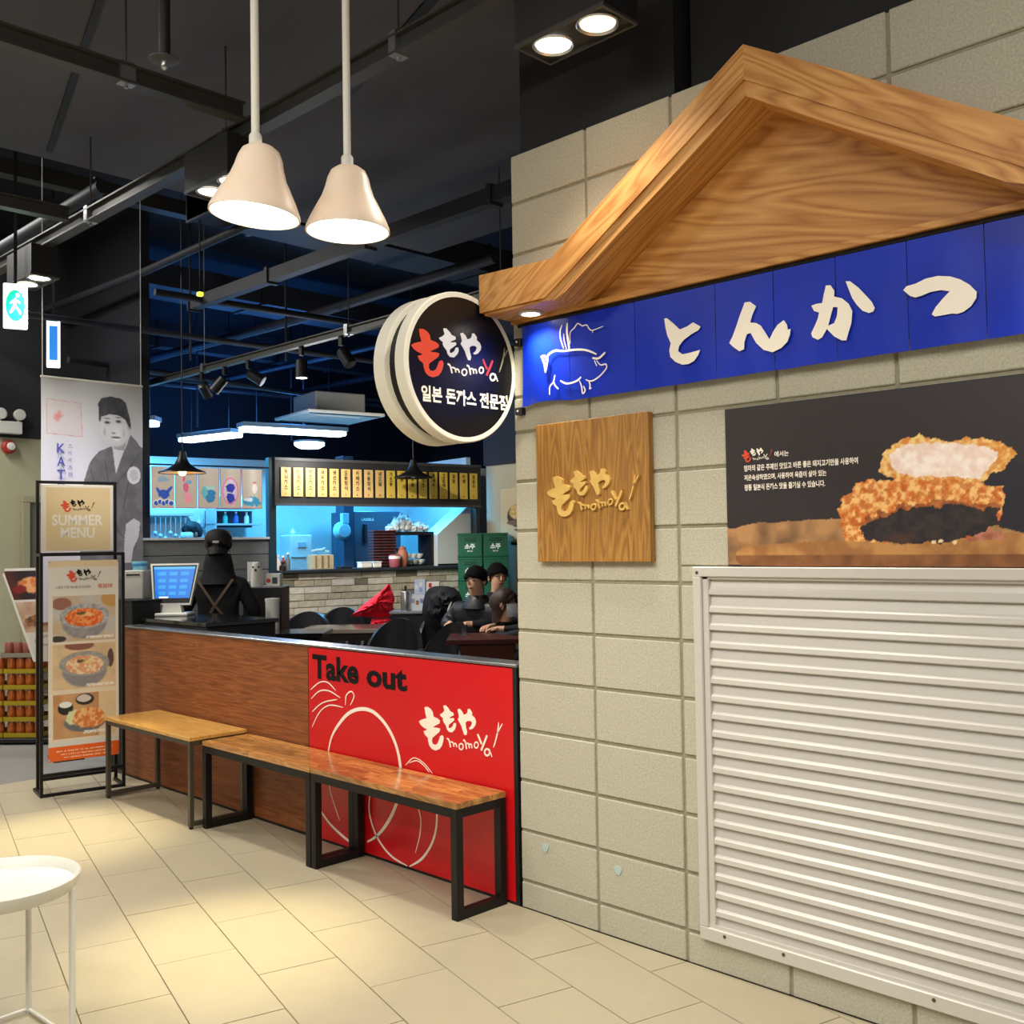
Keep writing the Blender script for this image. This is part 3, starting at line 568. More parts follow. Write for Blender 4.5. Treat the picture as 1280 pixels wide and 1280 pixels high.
# ---------------------------------------------------------------- gable roof sign
gb = thing('gable_sign', 'wooden gable roof canopy over the blue noren banner on the block wall', 'canopy', (0.0, 0, 2.335))
gz = 2.335
def G(pts): return [(x, z - gz) for x, z in pts]
MB().prism(G([(0.012, 2.368), (0.012, 2.518), (0.395, 2.505), (1.226, 3.008), (1.226, 2.897), (0.42, 2.400), (0.36, 2.366)]), -0.20, -0.002).build('rafter', WL, gb)
MB().prism(G([(2.440, 2.368), (2.440, 2.518), (2.057, 2.505), (1.226, 3.008), (1.226, 2.897), (2.032, 2.400), (2.092, 2.366)]), -0.20, -0.002).build('rafter', WR, gb)
MB().prism(G([(0.42, 2.402), (1.226, 2.899), (1.226, 2.846), (0.46, 2.372), (0.40, 2.350), (0.36, 2.366)]), -0.192, -0.002).build('rafter_lip', WL, gb)
MB().prism(G([(2.032, 2.402), (1.226, 2.899), (1.226, 2.846), (1.992, 2.372), (2.052, 2.350), (2.092, 2.366)]), -0.192, -0.002).build('rafter_lip', WR, gb)
MB().prism(G([(0.20, 2.352), (1.226, 2.97), (2.25, 2.352)]), -0.012, -0.001).build('gable_panel', W0, gb)
MB().box(0.03, 2.42, -0.045, -0.012, 0.006, 0.028, 0.002).build('ledge_strip', W0, gb)
MB().box(0.03, 0.40, -0.19, -0.0, 0.02, 0.034).build('soffit', W0, gb); MB().box(2.05, 2.42, -0.19, 0, 0.02, 0.034).build('soffit', W0, gb)
for x in (0.20, 2.25):
    dl = thing('recessed_downlight', 'small round white downlight in the %s underside of the gable canopy' % ('left' if x < 1 else 'right'), 'light', (x, -0.105, 2.353), group=None)
    MB().lathe([(0.046, 0.0), (0.046, -0.007), (0.036, -0.009), (0.034, -0.003)], (0, 0, 0), 24, capb=False).build('trim', WHITEM, dl, True)
    MB().lathe([(0.034, -0.003), (0.026, -0.010), (0.010, -0.013)], (0, 0, 0), 20).build('lens', BULB, dl, True)
    lamp('downlight_glow', 'SPOT', (x, -0.105, 2.335), 22, NEUT, (x, -0.06, 0), 0.03, cone=2.3, blend=0.8)

# ---------------------------------------------------------------- blue noren
nb = thing('noren_banner', 'long blue noren banner with cream brush lettering and a pig drawing', 'banner', (0.078, 0, 2.0))
slits = [0.078, 0.335, 0.65, 0.994, 1.215, 1.43, 1.654, 1.874, 2.09, 2.30]
def nwave(x, z): return -0.034 + 0.003 * math.sin(x * 31) * (1 - (z - 2.0) / 0.34) - (0.006 * max(0, 1 - (x - 0.078) / 0.25) * math.sin(x * 48 + z * 9))
for a, b in zip(slits[:-1], slits[1:]):
    mb = MB(); nu, nv = 10, 8; vs = []
    for j in range(nv + 1):
        for i in range(nu + 1):
            x = a + 0.0012 + (b - a - 0.0024) * i / nu; z = 2.002 + 0.322 * j / nv
            if a < 0.1: z = z + 0.012 * (1 - j / nv) * math.sin(i / nu * PI) 
            vs.append((x - 0.078, nwave(x, z), z - 2.0))
    mb.add(vs, [(j * (nu + 1) + i, j * (nu + 1) + i + 1, (j + 1) * (nu + 1) + i + 1, (j + 1) * (nu + 1) + i) for j in range(nv) for i in range(nu)])
    mb.add([(v[0], v[1] + 0.0015, v[2]) for v in vs], [(j * (nu + 1) + i, j * (nu + 1) + i + 1, (j + 1) * (nu + 1) + i + 1, (j + 1) * (nu + 1) + i) for j in range(nv) for i in range(nu)])
    mb.build('flap', BLUEF, nb, True)
MB().tube([(-0.02, -0.028, 0.331), (2.24, -0.028, 0.331)], 0.007, 8).build('rod', BLACKM, nb)
MN = M_W(-0.078, -2.0, -0.040)
def R2(p): return p
for n_, nm in (('to', 0), ('n', 0), ('ka', 1), ('kat', 0), ('tsu', 0)):
    MB().prism(ART[n_], 0.0, 0.0015, MN, holes=[ART['kah']] if nm else ()).build('character', LETW, nb)
pg = MB()
for wd, p in ART['pig']: pg.ribbon(p, wd, 0.0045, 0.0055, MN, taper=0.6, sub=3)
pg.build('pig_drawing', LETW, nb)
for z in (2.30, 2.02):
    br = thing('banner_bracket', 'small black clamp on the block wall at the %s left corner of the blue banner' % ('upper' if z > 2.2 else 'lower'), 'bracket', (0.045, 0, z - 0.03))
    MB().box(-0.014, 0.02, -0.03, 0, -0.015, 0.015, 0.002).build('body', BLACKP, br)
    MB().lathe([(0.004, -0.034), (0.004, -0.03)], (0.004, 0, 0), 8, 'Y').build('screw', WHITEM, br)

# ---------------------------------------------------------------- double round sign on the wall end
rs = thing('round_sign', 'double round sign with cream rims, black face and brush lettering beside the block wall', 'sign', (0.0, -0.285, 2.145))
RIM = mat('cream_sign_rim', '#e9e4d3', 0.4)
MB().lathe([(0.272, 0.0), (0.272, 0.004), (0.289, 0.004), (0.293, 0.0), (0.293, -0.052), (0.285, -0.056)], (0, 0, 0), 64, 'X').build('front_drum', RIM, rs, True)
MB().lathe([(0.272, -0.002), (0.272, 0.0015)], (0, 0, 0), 64, 'X').build('face_panel', mat('gloss_black_face', '#09090c', 0.3), rs, True)
MB().lathe([(0.270, -0.056), (0.270, -0.112)], (0, 0, 0), 48, 'X').build('joint_band', BLACKM, rs, True)
MB().lathe([(0.285, -0.112), (0.293, -0.115), (0.293, -0.180), (0.285, -0.184)], (0, 0, 0), 64, 'X').build('rear_drum', RIM, rs, True)
MB().box(-0.1, -0.075, 0.25, 0.30, -0.14, -0.11).box(-0.1, -0.075, 0.25, 0.30, 0.11, 0.14).build('bracket', BLACKM, rs)
MR = face_M((0.0015, 0, 0), (0, 1, 0))
MRo = face_M((0.0015, -0.258, -0.055), (0, 1, 0))
SILV = mat('silver_print', '#e2e2e2', 0.5)
logo(rs, MRo, 0.51, LETR, SILV, LETW, y_heart=mat('heart_red_print', '#c03038', 0.5), d=0.0005, thick=0.001, chop=mat('dull_gold_print', '#8a8466', 0.5))
put_text(MB(), '일본 돈까스 전문점', -0.212, -0.150, MR, wd=0.455, ht=0.062, bold=0.03, d=0.001).build('lettering', LETW, rs)

# ---------------------------------------------------------------- counter front, take-out panel
ct = thing('counter', 'long low counter wall faced in brown wood laminate along the restaurant edge', 'counter', (-3.60, 0, 0))
MB().box(0, 3.585, 0.012, 0.10, 0.0, 0.955).build('core', BLACKP, ct)
MB().box(0.0, 2.105, 0.0, 0.012, 0.0, 0.952).build('wood_panel', WPAN, ct)
MB().box(-0.01, 3.592, -0.006, 0.11, 0.955, 0.967, 0.002).build('top_edge_trim', CHROME, ct)
MB().box(0, 3.585, -0.003, 0.013, 0.0, 0.012).box(2.105, 2.113, -0.003, 0.012, 0, 0.955).box(3.568, 3.59, -0.004, 0.012, 0, 0.955).build('edge_strip', BLACKP, ct)
MB().box(-0.012, 0.0, -0.003, 0.10, 0.0, 0.955).build('end_strip', mat('dark_brown_edge', '#2a1a14', 0.5), ct)
tp = thing('takeout_panel', 'glossy red take out panel with white peach drawing on the counter front', 'sign', (-1.487, 0, 0.012))
MB().box(0, 1.455, -0.004, 0.0, 0.0, 0.938).build('panel', RED, tp)
MT = M_W(1.487, -0.012, -0.0045)
pa = MB()
for wd, p in ART['pe']: pa.ribbon(p, wd, 0.0005, 0.001, MT, taper=0.45, sub=5)
pa.build('peach_drawing', LETW, tp)
_t1 = MB(); put_text(_t1, 'Take', -1.452, 0.797, MT, wd=0.385, ht=0.122, bold=0.035, d=0.0012); put_text(_t1, 'out', -1.005, 0.795, MT, wd=0.30, ht=0.098, bold=0.035, d=0.0012); _t1.build('lettering', LETB, tp)
logo(tp, face_M((LX0 + 1.487, -0.0045, LZ0 - 0.012), (1, 0, 0)), 0.55, LETW, LETW, LETW, d=0.0005, thick=0.0008) if False else None
def logo_at(parent, M):
    pass
logo(tp, face_M((LX0 + 1.487, -0.0045, LZ0 - 0.012), (1, 0, 0)), LW, LETW, LETW, LETW, d=0.0005, thick=0.0008)

# ---------------------------------------------------------------- benches
def leg_frame(mb_list, x, y0, y1, H, s):
    pass
def make_bench(name, label, x, y0, L_, W_, H, s, topm, strips, steel, th, feet=False):
    t = thing(name, label, 'bench', (x, y0, 0))
    z1 = H - th; zf = 0.012 if feet else 0.0
    for xx in (0.0, L_ - s):
        for yy in (0.0, W_ - s): MB().box(xx, xx + s, yy, yy + s, zf, z1, 0.0015).build('leg', steel, t)
        MB().box(xx + 0.001, xx + s - 0.001, s, W_ - s, zf, zf + s).build('foot_bar', steel, t)
    MB().box(s, L_ - s, 0.0, s, z1 - s, z1).box(s, L_ - s, W_ - s, W_, z1 - s, z1).box(0.001, s - 0.001, s, W_ - s, z1 - s, z1).box(L_ - s + 0.001, L_ - 0.001, s, W_ - s, z1 - s, z1).build('top_frame', steel, t)
    if feet:
        for xx in (s / 2, L_ - s / 2):
            for yy in (s / 2, W_ - s / 2): MB().lathe([(0.011, 0), (0.011, 0.013)], (xx, yy, 0), 10).build('foot_pad', BLACKP, t)
    if not strips:
        MB().box(-0.004, L_ + 0.004, -0.004, W_ + 0.004, z1, H, 0.002).build('seat_top', topm, t)
    else:
        nr = 6; wv = W_ / nr
        for r in range(nr):
            xx = 0.0; first = True
            while xx < L_ - 0.001:
                ln = random.uniform(0.16, 0.42) if not first else random.uniform(0.08, 0.36); first = False
                x2 = min(L_, xx + ln)
                if L_ - x2 < 0.09: x2 = L_
                MB().box(xx + 0.0004, x2 - 0.0004, r * wv + 0.0003, (r + 1) * wv - 0.0003, z1, H + random.uniform(-0.0002, 0.0002)).build('plank', topm, t); xx = x2
    return t
make_bench('bench', 'pale pine topped bench with thin grey legs at the far end of the counter', -3.085, -0.352, 1.02, 0.33, 0.475, 0.024, PINE, False, GREYM, 0.02, True)
make_bench('bench', 'middle black steel bench with patchwork strip wood top below the wood counter', -2.045, -0.292, 0.985, 0.275, 0.452, 0.036, STRIP, True, BLACKM, 0.022)
make_bench('bench', 'near black steel bench with strip wood top below the red panel', -1.056, -0.29, 0.99, 0.272, 0.452, 0.036, STRIP, True, BLACKM, 0.022)

# ---------------------------------------------------------------- white tray table
tt = thing('tray_table', 'small round white metal tray table standing on the tiles at front left', 'table', (-0.334, -1.872, 0))
MB().lathe([(0.0, 0.456), (0.200, 0.456), (0.208, 0.459), (0.219, 0.4865), (0.2225, 0.489), (0.2255, 0.4865), (0.2235, 0.478), (0.214, 0.449), (0.208, 0.445), (0.0, 0.445)], (0, 0, 0), 56, capa=False, capb=False).build('tray', WHITEM, tt, True)
ca, sa = math.cos(math.radians(42)), math.sin(math.radians(42))
corners = [(math.cos(a) * 0.213, math.sin(a) * 0.213) for a in (math.radians(48), math.radians(138), math.radians(228), math.radians(318))]
for (x, y) in corners: MB().tube([(x, y, 0.0), (x, y, 0.452)], 0.0095, 10).build('leg', WHITEM, tt, True)
rg = MB()
for a, b in ((0, 1), (1, 2), (2, 3), (3, 0)): rg.tube([(*corners[a], 0.012), (*corners[b], 0.012)], 0.006, 8); 
rg.build('foot_ring', WHITEM, tt, True)
rg = MB()
for a, b in ((0, 2), (1, 3)): rg.tube([(*corners[a], 0.449), (*corners[b], 0.449)], 0.006, 8)
rg.build('tray_support', WHITEM, tt, True)
for (x, y) in corners:
    pass
# ---------------------------------------------------------------- corridor pendants
for i, (x, y, lab) in enumerate(((0.4403, -1.458, 'left and nearer of the two cream bell shaped pendant lamps on white rods'), (0.4417, -1.1465, 'right and farther of the two cream bell shaped pendant lamps on white rods'))):
    z = 2.378 if i == 0 else 2.397
    pl = thing('pendant_lamp', lab, 'lamp', (x, y, z), group='cream bell pendants in the corridor')
    MB().lathe([(0.126, 0.0), (0.124, 0.012), (0.112, 0.04), (0.094, 0.075), (0.078, 0.105), (0.068, 0.135), (0.062, 0.160), (0.052, 0.182), (0.036, 0.194), (0.018, 0.198), (0.018, 0.192), (0.034, 0.186), (0.048, 0.175), (0.057, 0.155), (0.063, 0.132), (0.073, 0.102), (0.089, 0.073), (0.107, 0.038), (0.119, 0.012), (0.121, 0.0), (0.126, 0.0)], (0, 0, 0), 40, capa=False, capb=False).build('lamp_shade', CREAM, pl, True)
    MB().lathe([(0.018, 0.19), (0.018, 0.225), (0.013, 0.232)], (0, 0, 0), 20).build('collar', LAMPROD, pl, True)
    MB().tube([(0, 0, 0.225), (0, 0, 3.9 - z)], 0.0115, 14).build('rod', LAMPROD, pl, True)
    MB().lathe([(0.117, 0.008), (0.108, 0.0085), (0.0, 0.009)], (0, 0, 0), 32, capa=False, capb=False).build('diffuser', BULB, pl, True)
    for ch in KIDS(pl):
        if ch.name.split('.')[0] in ('lamp_shade', 'diffuser'):
            R_ = Matrix.Translation((0, 0, 0.04)) @ Matrix.Rotation(math.radians(6 if i == 0 else 1.0), 4, Vector((-0.7046, 0.7096, 0))) @ Matrix.Translation((0, 0, -0.04)); ch.data.transform(R_)
    lamp('pendant_glow', 'SPOT', (x, y, z - 0.03), 30, NEUT, (x, y, 0), 0.1, cone=2.6, blend=0.7)

# ---------------------------------------------------------------- rails and twin downlights
def rail(name, label, p, q, drop_ts, wd=0.07, hd=0.07, zc=3.9, kind='rail'):
    t = thing(name, label, kind, p); d = Vector(q) - Vector(p)
    MB().bar((0, 0, 0), d, wd * 0.35, hd).bar((0, 0, -hd / 2), d + Vector((0, 0, -hd / 2)), wd, 0.010).bar((0, 0, hd / 2), d + Vector((0, 0, hd / 2)), wd, 0.010).build('channel', RAILM, t)
    for k in drop_ts:
        b = d * k
        MB().tube([(b.x, b.y, hd / 2), (b.x, b.y, zc - p[2])], 0.005, 6).build('hanger_rod', RAILM, t)
        MB().box(b.x - 0.022, b.x + 0.022, b.y - 0.034, b.y + 0.034, -hd / 2 - 0.006, hd / 2 + 0.02).tube([(b.x, b.y, -hd / 2 - 0.02), (b.x, b.y, -hd / 2)], 0.009, 6).build('clamp', CHROME, t)
    return t
rail('ceiling_rail', 'long grey steel rail running under the ceiling above the benches', (-5.6, -0.47, 3.43), (0.80, -0.42, 3.43), (0.05, 0.40, 0.64, 0.845))
rail('ceiling_rail', 'grey steel cross rail joining the long rail behind the left pendant rod', (-1.22, -2.9, 3.46), (-1.22, -0.52, 3.46), (0.25, 0.77))
rail('ceiling_rail', 'short grey steel cross rail at the far left end of the long rail', (-3.2, -2.6, 3.46), (-3.2, -0.52, 3.46), (0.3, 0.75))
def twin(x0, x1, y, z, label, lit=(True, True)):
    t = thing('twin_downlight', label, 'light', ((x0 + x1) / 2, y, z)); h = (x1 - x0) / 2
    MB().box(-h, h, -0.088, 0.088, 0.012, 0.20).build('housing', mat('matte_black_housing', '#1d1d1f', 0.5), t)
    MB().box(-h, h, -0.092, -0.082, 0.0, 0.014).box(-h, h, 0.082, 0.092, 0.0, 0.014).box(-h, -h + 0.01, -0.082, 0.082, 0, 0.014).box(h - 0.01, h, -0.082, 0.082, 0, 0.014).build('trim_frame', RAILM, t)
    for k, sx in enumerate((-0.5, 0.5)):
        MB().lathe([(0.075, 0.006), (0.070, 0.002), (0.064, 0.006), (0.060, 0.010)], (sx * h, 0, 0), 28, capa=False, capb=False).build('reflector_ring', CHROME, t, True)
        MB().lathe([(0.062, 0.009), (0.05, 0.006), (0.0, 0.005)], (sx * h, 0, 0), 28, capa=False, capb=False).build('lens', BULB if lit[k] else BULBDIM, t, True)
    MB().box(-0.012, 0.012, -0.03, 0.03, 0.2, 0.24).build('mount', RAILM, t)
    return t
twin(-1.72, -1.31, -0.455, 3.2, 'black twin downlight box on the long rail behind the left pendant lamp')
twin(-4.12, -3.70, -0.46, 3.2, 'black twin downlight box on the long rail above the green exit sign')
twin(0.44, 0.845, -0.325, 3.2, 'black twin round downlight box above the left end of the block wall', (True, False))
for (x, y) in FILL_PANELS:  # bodies of the added corridor fill panels
    t = thing('added_fill_panel', 'flat white fill light panel added over the corridor', 'light', (x, y, 3.9), group='added fill light panels over the corridor')
    MB().box(-0.6, 0.6, -0.3, 0.3, -0.03, 0.0).build('frame', WHITEM, t); MB().box(-0.57, 0.57, -0.27, 0.27, -0.034, -0.03).build('diffuser', mat('fill_panel_diffuser', '#fff3dc', 0.5, emit=2.5), t)

# ---------------------------------------------------------------- ceiling
tag(MB().box(-3.55, 5.2, -6.2, 2.6, 3.90, 4.0).build('ceiling', DARKP), kind='structure')
tag(MB().box(-11, 5.2, -6.2, 9, 4.7, 4.8).build('ceiling', NAVY), kind='structure')
tag(MB().box(-11.1, -11, -6.2, 9, 0, 4.8).build('wall_back', NAVY), kind='structure')
tag(MB().box(-11, 5.2, 9, 9.1, 0, 4.8).build('wall_side', NAVY), kind='structure')
def beam(name, label, p, q, wd, hd, m, cat='duct'):
    t = thing(name, label, cat, p); d = Vector(q) - Vector(p); MB().bar((0, 0, 0), d, wd, hd).build('body', m, t)
    n = max(2, int(d.length / 1.2)); 
    for k in range(n + 1):
        c = d * (k / n); e = d.normalized() * 0.02; MB().bar(c - e if k else c, c + e if k < n else c, wd + 0.03, hd + 0.03).build('flange', m, t)
    return t
def pipe(name, label, pts, r, m, cat='pipe'):
    t = thing(name, label, cat, pts[0]); o = Vector(pts[0]); MB().tube([Vector(p) - o for p in pts], r, 10).build('body', m, t, True); return t
beam('ceiling_beam', 'slim dark channel running beyond the pendant lamps toward the block wall', (-5.4, 1.45, 3.62), (-0.3, 1.45, 3.62), 0.08, 0.10, DUCT, 'beam')
beam('air_duct', 'dark flat duct crossing high over the restaurant entrance', (-4.2, 0.9, 4.15), (-4.2, 5.1, 4.15), 0.5, 0.25, DUCT)
beam('air_duct', 'long dark duct over the kitchen front below the black ceiling', (-7.3, 1.7, 4.3), (-7.3, 7.5, 4.3), 0.6, 0.24, DUCT)
beam('ceiling_beam', 'thin pale grey cross beam above the twin downlight at upper left', (-5.0, -2.4, 4.3), (-5.0, 3.2, 4.3), 0.12, 0.12, RAILM, 'beam')
beam('ceiling_beam', 'dark steel beam farther back over the restaurant', (-9.0, -1.0, 4.1), (-9.0, 8.0, 4.1), 0.2, 0.3, NAVY, 'beam')
for (x, y) in ((-5.4, -2.1), (-6.6, -1.0)):  # bodies of the two fill panels added at the left
    t = thing('added_fill_panel', 'flat white fill light panel added high over the left end of the corridor', 'light', (x, y, 4.7), group='added fill light panels over the left end')
    MB().box(-0.6, 0.6, -0.3, 0.3, -0.03, 0.0).build('frame', WHITEM, t); MB().box(-0.57, 0.57, -0.27, 0.27, -0.034, -0.03).build('diffuser', mat('fill_panel_diffuser', '#fff3dc', 0.5, emit=2.5), t)
t = thing('indicator_lamp', 'tiny yellow green indicator lamp glowing in the dark ceiling', 'light', (-4.38, 0.97, 3.43)); MB().box(-0.02, 0.02, -0.02, 0.02, 0, 0.03, 0.004).build('lens', mat('indicator_glow', '#d8e83c', 0.4, emit=3), t); MB().tube([(0, 0, 0.03), (0, 0, 1.27)], 0.006, 6).build('cable', BLACKP, t)
for k, (x0, y0, x1, y1, z) in enumerate(((-6.2, 0.3, -6.0, 6.0, 3.5), (-5.2, 1.0, -4.9, 6.5, 3.62), (-8.3, 1.8, -8.0, 8.0, 3.45), (-9.6, 1.8, -9.4, 8.0, 3.6), (-7.0, 1.0, -7.9, 7.0, 3.3))):
    pipe('conduit', 'thin dark conduit over the dining room, %s of five' % 'first second third fourth fifth'.split()[k], [(x0, y0, z), (x1, y1, z)], 0.03, DUCT)
for k, (x, y) in enumerate(((-6.3, 1.9), (-5.7, 2.6), (-8.6, 3.2), (-8.4, 4.6), (-7.6, 5.6), (-9.3, 5.0))):
    pipe('hanger_rod', 'thin vertical hanger rod above the kitchen, %s from the left' % 'first second third fourth fifth sixth'.split()[k], [(x, y, 2.95 if k > 1 else 3.3), (x, y, 4.69)], 0.012, DUCT, 'rod')
for k, y in enumerate((-1.6, -0.3, 1.0, 2.6, 4.4, 6.2)):
    pipe('ceiling_pipe', 'thin dark pipe run number %s from the corridor crossing high over the dining room' % ('one two three four five six'.split()[k]), [(-10.8, y, 3.75 + 0.1 * (k % 3)), (-5.8, y + 0.2, 3.75 + 0.1 * (k % 3)), (-4.2 + 0.4 * k, y + 0.25, 3.8 + 0.1 * (k % 3))], 0.035 + 0.012 * (k % 2), DUCT)
pipe('drain_pipe', 'vertical dark drain pipe at the upper left beyond the cross rail', [(-6.9, 0.1, 2.7), (-6.9, 0.1, 4.68)], 0.09, DUCT)
pipe('drain_pipe', 'vertical dark drain pipe beside the far left dark wall', [(-6.9, -0.42, 2.7), (-6.9, -0.42, 4.68)], 0.07, DUCT)
# seams of the ceiling boards
_sm = MB().bar((-3.4, -0.55, 3.893), (-0.4, -1.35, 3.893), 0.035, 0.014).bar((-3.4, -2.1, 3.893), (2, -3.5, 3.893), 0.05, 0.012).bar((-1.5, 0.3, 3.893), (1.6, -0.6, 3.893), 0.05, 0.012)
tag(_sm.build('trim_1', BLACKP), kind='structure')
sp = thing('sprinkler', 'black sprinkler drop pipe with a round plate at upper left', 'sprinkler', (-0.331, -1.341, 3.12))
MB().lathe([(0.02, 0.0), (0.052, 0.004), (0.052, 0.007), (0.02, 0.011)], (0, 0, 0), 28).build('plate', mat('dark_plate', '#3a3a3d', 0.4), sp, True)
MB().tube([(0, 0, 0.01), (0, 0, 0.78)], 0.021, 14).build('pipe', BLACKP, sp, True)
MB().lathe([(0.004, -0.03), (0.011, -0.022), (0.009, -0.008), (0.012, 0.0)], (0, 0, 0), 12).build('nozzle', CHROME, sp, True)

# ---------------------------------------------------------------- far left: beige wall, door, signs
BEIGE = mat('beige_wall', '#bab596', 0.8, var=0.05, scale=3)
tag(MB().box(-8.2, -8.0, -4.0, 1.5, 0, 2.62).build('wall_left', BEIGE), kind='structure')
tag(MB().box(-8.2, -7.99, -4.0, 1.5, 2.62, 4.7).build('wall_left', mat('charcoal_wall', '#2c2c30', 0.8, var=0.08, scale=3)), kind='structure')
tag(MB().box(-8.0, -6.34, 1.42, 1.5, 0, 4.7).build('wall_side', NAVY), kind='structure')
dr = MB().box(-7.995, -7.955, 0.98, 1.36, 0, 1.97).build('door_1', mat('grey_door', '#6d695b', 0.6)); tag(dr, kind='structure')
MB().box(-7.999, -7.92, 0.91, 0.985, 0.001, 1.959, 0.006).box(-7.999, -7.92, 0.91, 1.41, 1.96, 2.03, 0.006).build('door_frame', mat('door_frame_beige', '#a59f83', 0.6), dr)
MB().lathe([(0.012, 0), (0.012, 0.05), (0.026, 0.055), (0.026, 0.09)], (-7.955, 1.04, 1.0), 14, 'X').build('door_knob', CHROME, dr)
em = thing('emergency_light', 'white twin head emergency light box on the dark wall at far left', 'light', (-7.97, 0.80, 2.72))
MB().box(-0.0, 0.08, -0.14, 0.10, -0.07, 0.055, 0.008).build('housing', WHITEP, em)
for y in (-0.11, 0.07): MB().lathe([(0.03, 0.02), (0.055, 0.05), (0.058, 0.09), (0.05, 0.10), (0.0, 0.102)], (0, y, 0.125), 20, 'X', capb=False).tube([(0.04, y, 0.05), (0.04, y, 0.09)], 0.012, 8).build('lamp_head', WHITEP, em, True)
ab = thing('fire_alarm', 'round red and white fire alarm bell under the emergency light', 'alarm', (-7.98, 0.79, 2.52))
MB().lathe([(0.07, 0.0), (0.07, 0.03), (0.05, 0.05)], (0, 0, 0), 24, 'X').build('base', mat('alarm_red', '#b5342c', 0.5), ab, True)
MB().lathe([(0.042, 0.05), (0.035, 0.07), (0.0, 0.075)], (0.0, 0.012, 0.004), 20, 'X', capb=False).build('dome', WHITEP, ab, True)
def frame_cam(p):            # yaw that faces a thing toward the corridor
    return math.atan2(-2.968 - p[1], 2.924 - p[0]) + PI / 2
def glow_sign(name, label, p, wd, ht, rz, icon):
    t = thing(name, label, 'sign', p, rz)
    MB().box(-wd / 2, wd / 2, -0.03, 0.03, 0, ht, 0.006).build('light_box', mat('exit_white_glow', '#e2fbff', 0.4, emit=1.6), t)
    MB().box(-0.01, 0.01, -0.01, 0.01, ht, 4.7 - p[2]).build('hanger', BLACKP, t)
    M = face_M((0, -0.032, ht / 2), (1, 0, 0)); g = mat('exit_green_glow', '#06b58d', 0.4, emit=1.1)
    if icon:
        b = MB(); b.prism([(0.052 * wd / 0.13 * math.cos(a / 14 * 2 * PI), 0.10 * math.sin(a / 14 * 2 * PI)) for a in range(14)], 0, 0.002, M); b.build('green_field', g, t)
        c = MB(); c.ribbon([(0.0, 0.045), (-0.005, 0.0), (-0.03, -0.05)], 0.018, 0.002, 0.003, M); c.ribbon([(-0.005, 0.0), (0.02, -0.03), (0.028, -0.055)], 0.014, 0.002, 0.003, M); c.ribbon([(-0.03, 0.01), (0.0, 0.035), (0.028, 0.012)], 0.011, 0.002, 0.003, M)
        c.prism([(0.012 + 0.012 * math.cos(a), 0.064 + 0.014 * math.sin(a)) for a in (0, 0.8, 1.6, 2.4, 3.2, 4, 4.8, 5.6)], 0.002, 0.003, M).build('running_figure', mat('exit_white_glow', '#e2fbff', 0.4, emit=1.6), t)
    else: MB().box(-wd * .3, wd * .3, -0.034, -0.03, 0.06, ht - 0.06).build('blue_field', mat('sign_blue_glow', '#2c7fd6', 0.4, emit=0.8), t)
p = (-3.835, -0.595, 2.87); glow_sign('exit_sign', 'glowing green and white exit sign hanging at the left edge', p, 0.14, 0.28, frame_cam(p), True)
p = (-6.22, 0.56, 3.07); glow_sign('guide_sign', 'narrow glowing white and blue sign hanging above the portrait banner', p, 0.11, 0.42, frame_cam(p), False)

# ---------------------------------------------------------------- portrait banner
pb = thing('portrait_banner', 'tall grey hanging banner printed with a smiling man in a dark cap and robe', 'banner', (-4.2, -0.305, 0.98))
def q(x, y): return (-0.305 + (x - 80) * 0.0007, 2.645 - (y - 110) * 0.00069)
P = Paint(-0.305, 0.413, 0.98, 2.645, 170, 390, '#c2c2c4')
t_ = np.clip((2.45 - P.Z) / 0.45, 0, 1); P.fill(t_, '#dcddf2'); P.fill(np.clip((2.2 - P.Z) / 0.3, 0, 1) * np.clip(1 - np.abs(P.X) * 1.4, 0, 1), '#e6e4f6', 0.7)
P.fill(P.pmask([q(*a) for a in ((500, 1120), (560, 930), (640, 820), (780, 760), (800, 900), (825, 1040), (900, 830), (980, 630), (1080, 740), (1110, 760), (1110, 2600), (420, 2600))], 0.004, 20), '#7b7b84', 1, '#6a6a72', 18)
for a, b in (((560, 1000), (700, 1500)), ((700, 900), (760, 1250)), ((1090, 800), (830, 1150)), ((1000, 900), (900, 1400)), ((600, 1300), (900, 1700))):
    (xa, za), (xb, zb) = q(*a), q(*b); P.fill(P.pmask([(xa, za), (xa + .008, za), (xb + .006, zb), (xb - .004, zb)], 0.004, 20), '#55555d', 0.8)
cx, cz = q(812, 590); P.fill(P.pmask([q(*a) for a in ((790, 740), (920, 700), (905, 800), (825, 1040), (803, 900))]), '#e3e3ea')
P.fill(P.pmask([q(*a) for a in ((760, 650), (940, 640), (915, 800), (800, 790))]), '#a9a9b2')
P.fill(P.emask(cx, cz, 0.113, 0.128, 0.12), '#d4d4da'); P.fill(P.emask(cx + .02, cz - .02, 0.09, 0.11, 0.9), '#f0f0f4', 0.8)
P.fill(P.emask(*q(965, 540), 0.016, 0.035, 0.3), '#b5b5bd')
P.fill(P.pmask([q(*a) for a in ((640, 500), (638, 330), (670, 275), (760, 248), (880, 260), (930, 300), (975, 470), (985, 570), (955, 540), (925, 480), (860, 440), (760, 432), (670, 465), (655, 520))]), '#4b4b50', 1, '#3c3c40', 30)
for ex in ((728, 520), (848, 502)):
    P.fill(P.emask(*q(*ex), 0.030, 0.017, 0.5), '#9a9aa4'); P.fill(P.emask(*q(*ex), 0.020, 0.008, 0.4), '#4a4a52'); P.fill(P.emask(*q(*ex), 0.008, 0.006, 0.4), '#1e1e24'); P.fill(P.emask(*q(ex[0], ex[1] - 42), 0.03, 0.006, 0.6), '#66666f')
